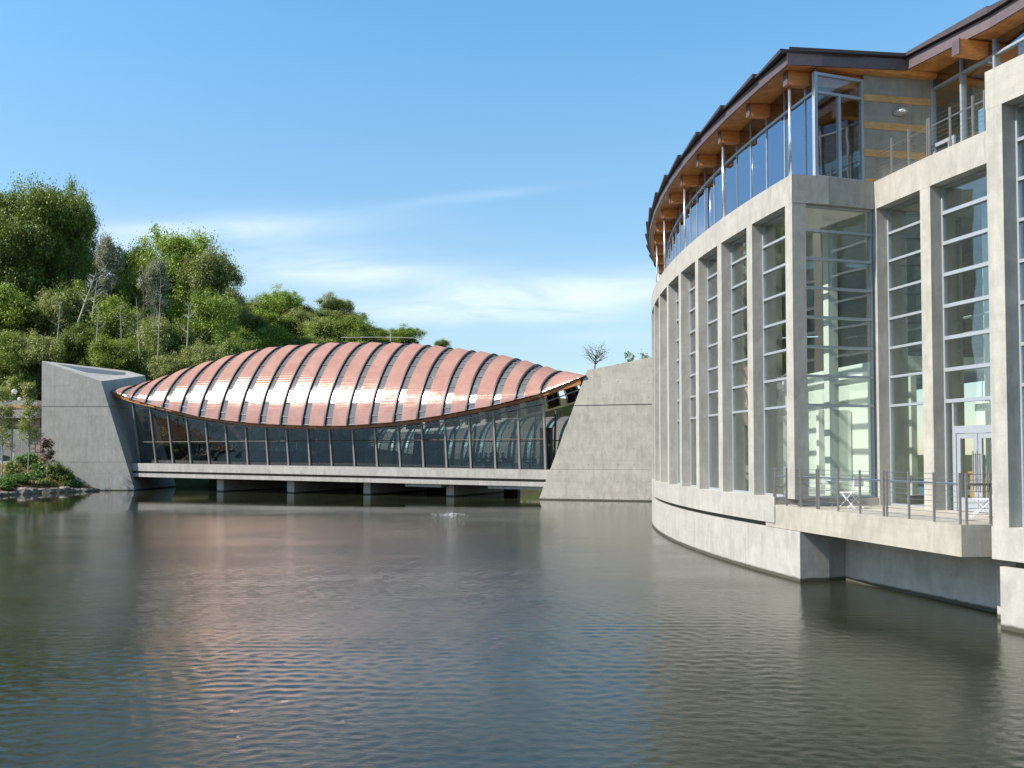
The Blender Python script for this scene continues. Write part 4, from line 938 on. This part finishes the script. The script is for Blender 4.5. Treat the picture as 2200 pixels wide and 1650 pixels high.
for (px, p0, p1, Y, ln_, r_, lab) in ((338, 800, 590, 112.5, .3, .08, 'tall straight white trunk behind the left end of the copper roof'), (300, 770, 640, 112, -.5, .08, 'thin pale trunk left of the tall white one behind the roof'), (206, 745, 660, 111.5, .3, .07, 'faint pale trunk above the middle of the tower top'), (120, 770, 640, 111.5, .5, .08, 'pale slim trunk in shade above the tower left corner'), (402, 745, 650, 112.5, .2, .09, 'grey trunk under the bright tree above the roof'), (262, 770, 650, 111.8, -.3, .07, 'slim grey trunk between the tower and the roof')):
    bare_tree('bare_tree', px, p0, p1, Y, lab, 14, (ln_, 0), r_, wid=1.3)
# ------------------------------------------------------------------ left bank
YB0 = 84.
bank_pts = [(-40, 1072, 80), (0, 1068, 82.5), (40, 1064, 85), (80, 1062, 87), (120, 1059, 89.5), (160, 1057, 91.5), (213, 1055, 94.3)]
lowp = [np.array(atZ(px, 976.6 + (EYE * F / Y), 0.05)) for px, py, Y in bank_pts]
for q, (px, py, Y) in zip(lowp, bank_pts): q[:] = [ (px - 1100) / F * Y, Y, -.3]
top_line = [(-40, 1000, 96), (0, 998, 96), (40, 997, 96.5), (80, 999, 96.5), (110, 1008, 95.5), (150, 1030, 94.7), (208, 1053, 94.62)]
highp = [np.array(atY(px, py, Y)) for px, py, Y in top_line]
rows = []; NR = 8
for s in range(NR + 1):
    f_ = s / NR
    for k in range(7):
        q = lowp[k] * (1 - f_) + highp[k] * f_; bump_ = .28 * math.sin(math.pi * f_) + .1 * rng.normal() * (0 < s < NR)
        rows.append((q[0], q[1], q[2] + bump_))
fs = [(s * 7 + k, s * 7 + k + 1, (s + 1) * 7 + k + 1, (s + 1) * 7 + k) for s in range(NR) for k in range(6)]
o = len(rows); hb = [highp[0] + [-30, 0, 0], highp[0] + [-30, 20, .2], highp[3] + [2, 20, .2]]
rows += [tuple(highp[0] + np.array([-40, 0, 0])), tuple(highp[0] + np.array([-40, 20, 0])), tuple(np.array(highp[3]) + np.array([1, 20, 0])), tuple(lowp[0] + np.array([-40, 0, 0]))]
tb0 = NR * 7
fs += [(o, tb0, o + 1), (tb0, tb0 + 1, tb0 + 2, tb0 + 3, o + 2, o + 1), (o + 3, 0, tb0, o)]
MB().add(rows, fs).build('bank', M['mulch'], smooth=True, kind='structure')
def bank_at(px, f_):
    k = np.interp(px, [b[0] for b in bank_pts], range(7)); i = min(int(k), 5); g = k - i
    lo_ = lowp[i] * (1 - g) + lowp[i + 1] * g; hi_ = highp[i] * (1 - g) + highp[i + 1] * g; q = lo_ * (1 - f_) + hi_ * f_; q[2] += .28 * math.sin(math.pi * f_); return q
# rocks at the waterline
def rock_mesh(sx, sy, sz):
    import bmesh
    bm = bmesh.new(); bmesh.ops.create_icosphere(bm, subdivisions=2, radius=1)
    for v in bm.verts:
        c = v.co; k = 1 + .22 * math.sin(3.1 * c.x + sx * 7) * math.cos(2.7 * c.y + sy * 5) + rng.normal() * .07
        c.x = max(-.82, min(.82, c.x * k)) * sx; c.y = max(-.8, min(.8, c.y * k)) * sy; c.z = max(-.7, min(.7, c.z * k)) * sz
    me = bpy.data.meshes.new('rock'); bm.to_mesh(me); bm.free(); me.materials.append(M['rock']); return me
rx = [(-5, 1.0, .4), (12, .8, .35), (30, .5, .25), (53, 1.15, .85), (72, .9, .7), (84, .5, .4), (103, 1.3, .55), (124, 1.1, .55), (142, .8, .7), (154, .6, .45), (166, .8, .35), (182, 1.0, .35), (196, .7, .3), (207, .6, .2)]
rl = ['flat pale boulder at the left edge of the shoreline', 'low flat stone next to the left edge of the shoreline', 'small low stone in front of the tall dark boulder', 'tallest dark block in the row of shoreline boulders', 'brown squared boulder right of the tallest shoreline block', 'small stone wedged between the two squared shoreline boulders', 'longest flat boulder in the middle of the shoreline row', 'brown boulder right of the longest shoreline boulder', 'dark upright boulder with a pointed top on the shore', 'small dark stone right of the upright shoreline boulder', 'low grey stone where the mulch bank narrows', 'long thin slab near the tower foot', 'small flat stone close to the tower foot', 'last tiny stone touching the tower waterline']
for (px, w_, h_), lb in zip(rx, rl):
    q = bank_at(px, .06); link('rock', rock_mesh(w_ * .8, .6, h_ * .85), None, Matrix.Translation((q[0], q[1] - .25, .12)) @ Matrix.Rotation(rng.uniform(-.4, .4), 4, 'Z'), label=lb, cat='rock', group='boulders along the left shoreline')
def low_plant(px, f_, w_, h_, mat, lab, name='shrub', n=1400, ls=.09):
    w_ *= 1.1; h_ *= 1.15; n = int(n * 1.6); q = bank_at(px, f_); nC = 30; c = rng.normal(size=(nC, 3)) * np.array([w_ * .42, w_ * .3, h_ * .22]) + np.array([0, 0, h_ * .55]); c[:, 2] = np.clip(c[:, 2], .05, None)
    t = thing(name, tuple(q), lab, 'shrub'); link('foliage', leaf_mesh('foliage', c, np.full(nC, .3 * w_), n, ls, M[mat], rng.random(nC)), t, rel=True)
    mb = MB()
    for c_3 in c[:12]: mb.tube([(0, 0, -.1), tuple(c_3)], [.025, .01], 4)
    link('stem', mb.mesh('stem', M['bark']), t, rel=True)
low_plant(8, .22, 1.0, .75, 'leaf_low', 'bright green clump above the flat boulders at the left edge')
low_plant(22, .30, 1.0, .7, 'leaf_low', 'leafy green clump second from the left on the mulch')
low_plant(45, .34, .9, .65, 'leaf_low', 'green leafy clump above the tallest boulder')
low_plant(78, .42, .9, .7, 'leaf_low', 'small glossy green clump in the middle of the bank')
low_plant(100, .30, .8, .4, 'leaf_olive', 'flat olive groundcover clump near the longest boulder')
low_plant(118, .62, 1.0, .9, 'leaf_dark', 'dark shrub between the red-leaved sapling and the tower')
low_plant(138, .55, 1.0, .8, 'leaf_dark', 'dark green shrub on the lower right of the bank')
low_plant(152, .5, .6, .9, 'leaf_dark', 'spiky dark shrub casting its shadow on the tower')
low_plant(55, .85, 1.1, 1.1, 'leaf_low', 'green bush behind the second sapling at the top of the bank')
low_plant(72, .9, 1.1, 1.2, 'leaf_low', 'green bush right of the second sapling at the top of the bank')
low_plant(30, .62, .9, .8, 'leaf_olive', 'olive shrub halfway up the mulch between the two tall saplings')
low_plant(86, .66, .8, .7, 'leaf_low', 'light green shrub left of the red-leaved sapling')
low_plant(160, .35, .7, .5, 'leaf_low', 'low green tuft where the bank meets the tower')
low_plant(92, .88, .9, .9, 'leaf_dark', 'dark bush beside the tower wall at the top of the bank')
mbk = MB()
cc = np.array([bank_at(rng.uniform(-40, 190), rng.uniform(.1, .95)) + [0, 0, .08] for _ in range(230)])
link('groundcover', leaf_mesh('groundcover', cc, np.full(len(cc), .35), 3800, .06, M['leaf_olive'], rng.random(len(cc))), None, label='sparse low green groundcover on the mulch', cat='groundcover', kind='stuff')
def sapling(px, f_, py_top, wid, leaf, lab, n=60, nl=5200):
    q = bank_at(px, f_); top = atY(px, py_top, q[1]); H = top[2] - q[2]; t = thing('sapling', tuple(q), lab, 'sapling')
    mb = MB(); mb.tube([(0, 0, -.2), (.04, 0, H * .5), (0, 0, H)], [.055, .04, .012], 6); tips = []
    for i in range(n):
        s = rng.uniform(.32, .98); a = rng.uniform(0, 6.28); L_ = wid * (1.1 - s * .75) * rng.uniform(.5, 1); b = np.array([0, 0, H * s]); e = b + np.array([math.cos(a) * L_, math.sin(a) * L_, L_ * rng.uniform(.5, 1.2)])
        mb.tube([b, e], [.018, .006], 4); tips += [b * .3 + e * .7, e]
    link('trunk', mb.mesh('trunk', M['bark_pale']), t, rel=True); tp = np.array(tips)
    link('foliage', leaf_mesh('foliage', tp, np.full(len(tp), wid * .26), nl, .08, M[leaf], rng.random(len(tp))), t, rel=True)
sapling(5, .35, 838, 1.5, 'leaf_olive', 'slender staked sapling at the left edge with pale green leaves')
sapling(61, .48, 826, 1.35, 'leaf_olive', 'tallest slender sapling with thin pale trunk in front of the tower corner')
sapling(105, .52, 948, .95, 'leaf_red', 'short reddish-leaved sapling in front of the concrete tower', 30, 1500)
q = bank_at(5, .30)
link('stake', MB().box(-.05, .05, -.05, .05, 0, .95).mesh('stake', M['bark_pale']), None, Matrix.Translation((q[0] - .1, q[1], q[2])), label='short pale stake beside the left sapling', cat='stake')
q = atZ(223, 1055.5, 0)
link('marker_stake', MB().box(-.035, .035, -.035, .035, -.4, .6).mesh('marker_stake', plain('yellow_stake', (.55, .40, .10), .6)), None, Matrix.Translation((q[0], 94.2, 0)), label='thin yellow marker stake in the water at the tower foot', cat='stake')
# small building and stone wall behind the bank
lb = thing('low_building', (*atY(40, 976, 101)[:2], 2.5), 'low stone and concrete building wing with windows left of the tower', 'building')
def pbox(px0, px1, py0, py1, Y, d, name, mat, parent, **k):
    a = atY(px0, py1, Y); b = atY(px1, py0, Y); return MB().box(a[0], b[0], Y, Y + d, a[2], b[2]).build(name, mat, parent, **k)
pbox(-120, 88, 877, 1010, 101.5, 1, 'wall', M['conc_pale'], lb)
pbox(-120, 80, 860, 898, 100.0, 1.4, 'parapet', M['conc_deck'], lb)
pbox(-120, 80, 871, 877, 99.95, .04, 'wood_band', M['band'], lb)
a = atY(79, 905, 100.4); 
for r_ in range(5):
    x = -30
    while x < 86:
        w_ = rng.uniform(7, 15)
        if r_ < 1 or x > 62: pbox(x, min(x + w_ - .8, 87), 901 + r_ * 18 if x > 62 else 901, (901 + r_ * 18 + 16.6) if x > 62 else 919, 100.9 - rng.uniform(0, .1), .6, 'stone', M['rock'], lb)
        x += w_
for (x0, x1) in ((-20, 24), (27, 62)):
    w_ = pbox(x0, x1, 922, 993, 101.2, .2, 'window', M['white'], lb)
    for (a_x, b_x) in ((x0 + 1.2, (x0 + x1) / 2 - .6), ((x0 + x1) / 2 + .6, x1 - 1.2)): pbox(a_x, b_x, 924, 991, 101.15, .03, 'pane', M['glass_up'], w_)
pbox(-120, 86, 993, 999, 98.5, 3.2, 'path_slab', M['conc_deck'], lb)
for (px, py, s, lab) in ((31, 841, .28, 'larger white dome floodlight on the roof parapet left of the tower'), (42, 857, .2, 'smaller white dome light on the parapet below the larger one')):
    q = atY(px, py, 101); t = thing('roof_lamp', (q[0], q[1], q[2] - .6), lab, 'lamp')
    rr = []; 
    for i in range(7):
        e_ = -math.pi / 2 + math.pi * i / 6; rr.append([(s * math.cos(e_) * math.cos(2 * math.pi * k / 12), s * math.cos(e_) * math.sin(2 * math.pi * k / 12), .6 + s * math.sin(e_)) for k in range(12)])
    link('lamp_head', MB().add([v for r in rr for v in r], [(i * 12 + k, i * 12 + (k + 1) % 12, (i + 1) * 12 + (k + 1) % 12, (i + 1) * 12 + k) for i in range(6) for k in range(12)]).mesh('lamp_head', M['white'], True), t, rel=True)
    link('pole', MB().tube([(-s * .8, 0, -.6), (-s * .8, 0, .5), (0, 0, .75)], .05, 6).mesh('pole', M['steel']), t, rel=True)

# ------------------------------------------------------------------ people, tables and chairs in the pavilion
def person_mesh(pose):
    V = []; Ed = []; Rd = []
    def j(p, r, par=None):
        V.append(p); Rd.append(r)
        if par is not None: Ed.append((par, len(V) - 1))
        return len(V) - 1
    if pose == 'sit':
        hp = j((0, 0, .50), .14); w_ = j((0, -.02, .68), .13, hp); ch = j((0, .0, .92), .15, w_); nk = j((0, .03, 1.08), .055, ch); hd = j((0, .06, 1.18), .085, nk); j((0, .05, 1.30), .08, hd); j((0, .15, 1.20), .035, hd)
        for s in (-1, 1):
            h_ = j((s * .10, .05, .50), .09, hp); k_ = j((s * .12, .45, .52), .07, h_); a_ = j((s * .12, .42, .10), .045, k_); j((s * .12, .56, .05), .04, a_)
            sh = j((s * .19, 0, 1.0), .06, ch); e_ = j((s * .24, .12, .76), .045, sh); f_ = j((s * .17, .38, .78), .035, e_); j((s * .15, .46, .80), .03, f_)
    else:
        hp = j((0, 0, .95), .14); w_ = j((0, 0, 1.12), .13, hp); ch = j((0, .0, 1.34), .155, w_); nk = j((0, .01, 1.50), .055, ch); hd = j((0, .03, 1.60), .085, nk); j((0, .02, 1.72), .08, hd); j((0, .12, 1.61), .035, hd)
        for s in (-1, 1):
            h_ = j((s * .10, 0, .90), .09, hp); k_ = j((s * .12, .03 * s + .02, .50), .065, h_); a_ = j((s * .12, .05 * s - .02, .09), .042, k_); j((s * .13, .14 + .05 * s, .04), .04, a_)
            sh = j((s * .20, 0, 1.42), .06, ch); e_ = j((s * .26, -.02, 1.14), .045, sh); f_ = j((s * .24, .16, .98), .034, e_); j((s * .22, .22, .95), .03, f_)
    me = bpy.data.meshes.new('body'); me.from_pydata(V, Ed, [])
    return me, Rd
def person_proto(pose, shirt, trousers):
    me, Rd = person_mesh(pose)
    o = bpy.data.objects.new('body', me); sc.collection.objects.link(o)
    sk = o.modifiers.new('skin', 'SKIN'); 
    if not me.skin_vertices: 
        me.attributes  # skin layer is created by the modifier below
    import bmesh
    bm = bmesh.new(); bm.from_mesh(me); ly = bm.verts.layers.skin.verify(); bm.verts.ensure_lookup_table()
    for v, r in zip(bm.verts, Rd): v[ly].radius = (r, r)
    bm.verts[0][ly].use_root = True
    bm.to_mesh(me); bm.free()
    o.modifiers.new('smooth', 'SUBSURF').levels = 1; o.modifiers['smooth'].render_levels = 1
    dg = bpy.context.evaluated_depsgraph_get(); nm = bpy.data.meshes.new_from_object(o.evaluated_get(dg)); bpy.data.objects.remove(o)
    skin = plain('skin', (.35, .20, .14), .6); nm.materials.clear()
    for m_ in (plain('shirt', shirt, .8), plain('trousers', trousers, .8), skin): nm.materials.append(m_)
    sit = pose == 'sit'
    for p in nm.polygons:
        c = p.center; z = c.z; p.use_smooth = True
        if sit: p.material_index = 2 if z > 1.06 or (c.y > .34 and z > .72) else (0 if z > .60 and c.y < .34 else 1)
        else: p.material_index = 2 if z > 1.49 or (z < 1.04 and c.y > .12 and abs(c.x) > .17) else (0 if z > .98 else 1)
    return nm
def hair_mesh(cz, col):
    mb = MB(); rr = []
    for i in range(6):
        e_ = -.3 + (math.pi / 2 + .3) * i / 5; rr += [(.098 * math.cos(e_) * math.cos(2 * math.pi * k / 10), -.012 + .105 * math.cos(e_) * math.sin(2 * math.pi * k / 10), cz + .115 * math.sin(e_)) for k in range(10)]
    mb.add(rr, [(i * 10 + k, i * 10 + (k + 1) % 10, (i + 1) * 10 + (k + 1) % 10, (i + 1) * 10 + k) for i in range(5) for k in range(10)]); return mb.mesh('hair', plain('hair', col, .7), True)
sitm = [person_proto('sit', c_1, c_2) for c_1, c_2 in (((.03, .05, .12), (.02, .02, .03)), ((.12, .05, .04), (.03, .03, .03)), ((.02, .09, .06), (.03, .03, .04)))]
stdm = [person_proto('stand', (.03, .04, .07), (.02, .02, .03)), person_proto('stand', (.10, .09, .09), (.03, .03, .05))]
hs = hair_mesh(1.25, (.03, .02, .015)); ht = hair_mesh(1.67, (.03, .02, .015))
def ppl(px, v, pose, mi, rz, lab, group=None):
    d = ray(px, 1000); t = (v + PL @ PV) / (d[:2] @ PV); q = d * t; u = float((q[:2] - PL) @ PD); z = zd(u) + .032
    pt = U(u, v, z); o = thing('person', pt, lab, 'person', group, rz=rz)
    link('body', (sitm if pose == 'sit' else stdm)[mi], o, rel=True); link('hair', hs if pose == 'sit' else ht, o, rel=True)
    return pt
ch_s = MB().box(-.21, .21, -.20, .22, .43, .47).mesh('seat', M['steel_dark']); ch_b = MB().box(-.20, .20, -.24, -.205, .47, .88).mesh('backrest', M['steel_dark'])
ch_l = MB().box(-.018, .018, -.018, .018, 0, .43).mesh('leg', M['cable'])
def chair(pt, rz, lab):
    o = thing('chair', pt, lab, 'chair', 'cafe chairs inside the bridge pavilion', rz=rz); link('seat', ch_s, o, rel=True); link('backrest', ch_b, o, rel=True)
    for a_, b_ in ((-.18, -.18), (.18, -.18), (.18, .19), (-.18, .19)): link('leg', ch_l, o, Matrix.Translation((a_, b_, 0)), rel=True)
tbm = MB().prism([(.42 * math.cos(a), .42 * math.sin(a)) for a in np.linspace(0, 2 * math.pi, 16, endpoint=False)], .71, .75).mesh('tabletop', M['steel_dark'])
tbl = MB().tube([(0, 0, .02), (0, 0, .71)], .03, 8).box(-.25, .25, -.03, .03, 0, .03).box(-.03, .03, -.25, .25, .002, .028).mesh('pedestal', M['cable'])
face = math.atan2(PD[1], PD[0])
seats = [(1003, 'blue-shirted seated diner leftmost of the group at the tables', 0, 1), (1020, 'seated diner second from the left at the window tables', 1, -1), (1033, 'broad seated diner left of the third window column of the group', 0, 1), (1043, 'seated diner bent close to the broad diner', 1, -1),
         (1055, 'seated diner in the middle of the window group', 2, 1), (1068, 'seated diner in front of a thin window column, middle of group', 1, -1), (1081, 'dark seated diner facing left, right of the middle column', 0, 1), (1096, 'tall seated diner at the right end of the large group', 0, 1),
         (1129, 'seated diner alone at the table near the dark partition', 0, -1), (1146, 'seated diner in green beside the dark partition at right', 2, 1)]
for i, (px, lab, mi, dr) in enumerate(seats):
    rz = face + (-math.pi / 2 if dr > 0 and False else (math.pi / 2 if dr > 0 else -math.pi / 2)); v = 2.2 + .5 * (i % 2)
    pt = ppl(px, v, 'sit', mi, rz, lab); chair(pt, rz, ' '.join(('dark chair under the ' + lab).split()[:16]))
for i, (px, v, lab) in enumerate(((992, 2.5, 'round cafe table at the left end of the dining group'), (1026, 2.5, 'round cafe table between the left pairs of diners'), (1061, 2.5, 'round cafe table in the middle of the dining group'), (1088, 2.5, 'round cafe table before the tall seated diner'), (1137, 2.5, 'round cafe table between the last two diners'))):
    d = ray(px, 1000); t = (v + PL @ PV) / (d[:2] @ PV); q = d * t; u = float((q[:2] - PL) @ PD)
    o = thing('cafe_table', U(u, v, zd(u) + .032), lab, 'table', 'round cafe tables inside the pavilion'); link('tabletop', tbm, o, rel=True); link('pedestal', tbl, o, rel=True)
for px, v, mi, rz, lab in ((689, 3, 0, 1.2, 'lone standing person behind glass left of the pavilion middle'), (768, 4, 1, 0, 'standing person beside a column left of centre inside the bridge'), (781, 4, 0, 2, 'standing person right of the column near the pavilion middle'),
                       (848, 5, 0, 1, 'dim standing person deep inside the middle of the pavilion'), (918, 3, 0, -1, 'standing person at the left side of the teal service core'), (930, 3, 1, 2.5, 'standing person leaning towards the one by the service core'), (944, 3.5, 0, .5, 'standing person directly left of the teal service core')):
    ppl(px, v, 'stand', mi, rz, lab)
mb = MB(); ubox(mb, 42.9, 43.9, 4.6, 5.2, .03, 3.6); PB(mb, 'partition', M['darkint'])

# ------------------------------------------------------------------ folding furniture on the terrace
def fchair(px, py, rz, lab):
    q = atZ(px, py, 2.131); t = thing('folding_chair', (q[0], q[1], 2.131), lab, 'chair', 'silver folding chairs on the terrace', rz=rz)
    link('seat', MB().box(-.22, .22, -.2, .2, .44, .46).mesh('seat', M['furniture']), t, rel=True)
    link('backrest', MB().box(-.22, .22, -.27, -.25, .62, .86).mesh('backrest', M['furniture']), t, rel=True)
    for s in (-.22, .22):
        link('leg', MB().tube([(s, -.26, .88), (s, -.2, .45), (s, .25, 0)], .014, 6).mesh('leg', M['furniture']), t, rel=True)
        link('leg', MB().tube([(s * .9, .18, .45), (s * .9, -.28, 0)], .014, 6).mesh('leg', M['furniture']), t, rel=True)
    return t
fchair(1828, 1092, .6, 'silver folding chair with bright backrest behind the railing left of the pillar')
fchair(1775, 1086, 2.6, 'silver folding chair with curved legs nearest the corner window')
fchair(2110, 1112, 1.2, 'silver folding chair in front of the glass terrace door')
q = atZ(1800, 1086, 2.131)
t = thing('cafe_table', (q[0], q[1], 2.131), 'small round silver table between the two folding chairs on the terrace', 'table')
link('tabletop', MB().prism([(.33 * math.cos(a), .33 * math.sin(a)) for a in np.linspace(0, 2 * math.pi, 20, endpoint=False)], .71, .73).mesh('tabletop', M['furniture']), t, rel=True)
link('leg', MB().tube([(-.25, -.2, 0), (.2, .2, .71)], .013, 6).mesh('leg', M['furniture']), t, rel=True); link('leg', MB().tube([(.25, -.2, 0), (-.2, .2, .71)], .013, 6).mesh('leg', M['furniture']), t, rel=True)
q = A(-.226, 5.4)
link('pedestal', MB().box(-.25, .25, -.25, .25, 0, .95).box(-.29, .29, -.29, .29, .95, 1.0).mesh('pedestal', M['band']), None, Matrix.Translation((q[0], q[1], 2.151)), label='orange wooden display pedestal behind the window right of the corner pillar', cat='pedestal')
# bubbling jet on the pond
q = atZ(966, 1108, 0.01)
cc = np.array([[q[0] + rng.normal() * .5, q[1] + rng.normal() * .3, .03 + abs(rng.normal()) * .05] for _ in range(60)])
link('water_ripple', leaf_mesh('water_ripple', cc, np.full(60, .12), 500, .03, M['foam'], rng.random(60), 4), None, label='small white bubbling patch on the pond in front of the bridge', cat='ripple', kind='stuff')
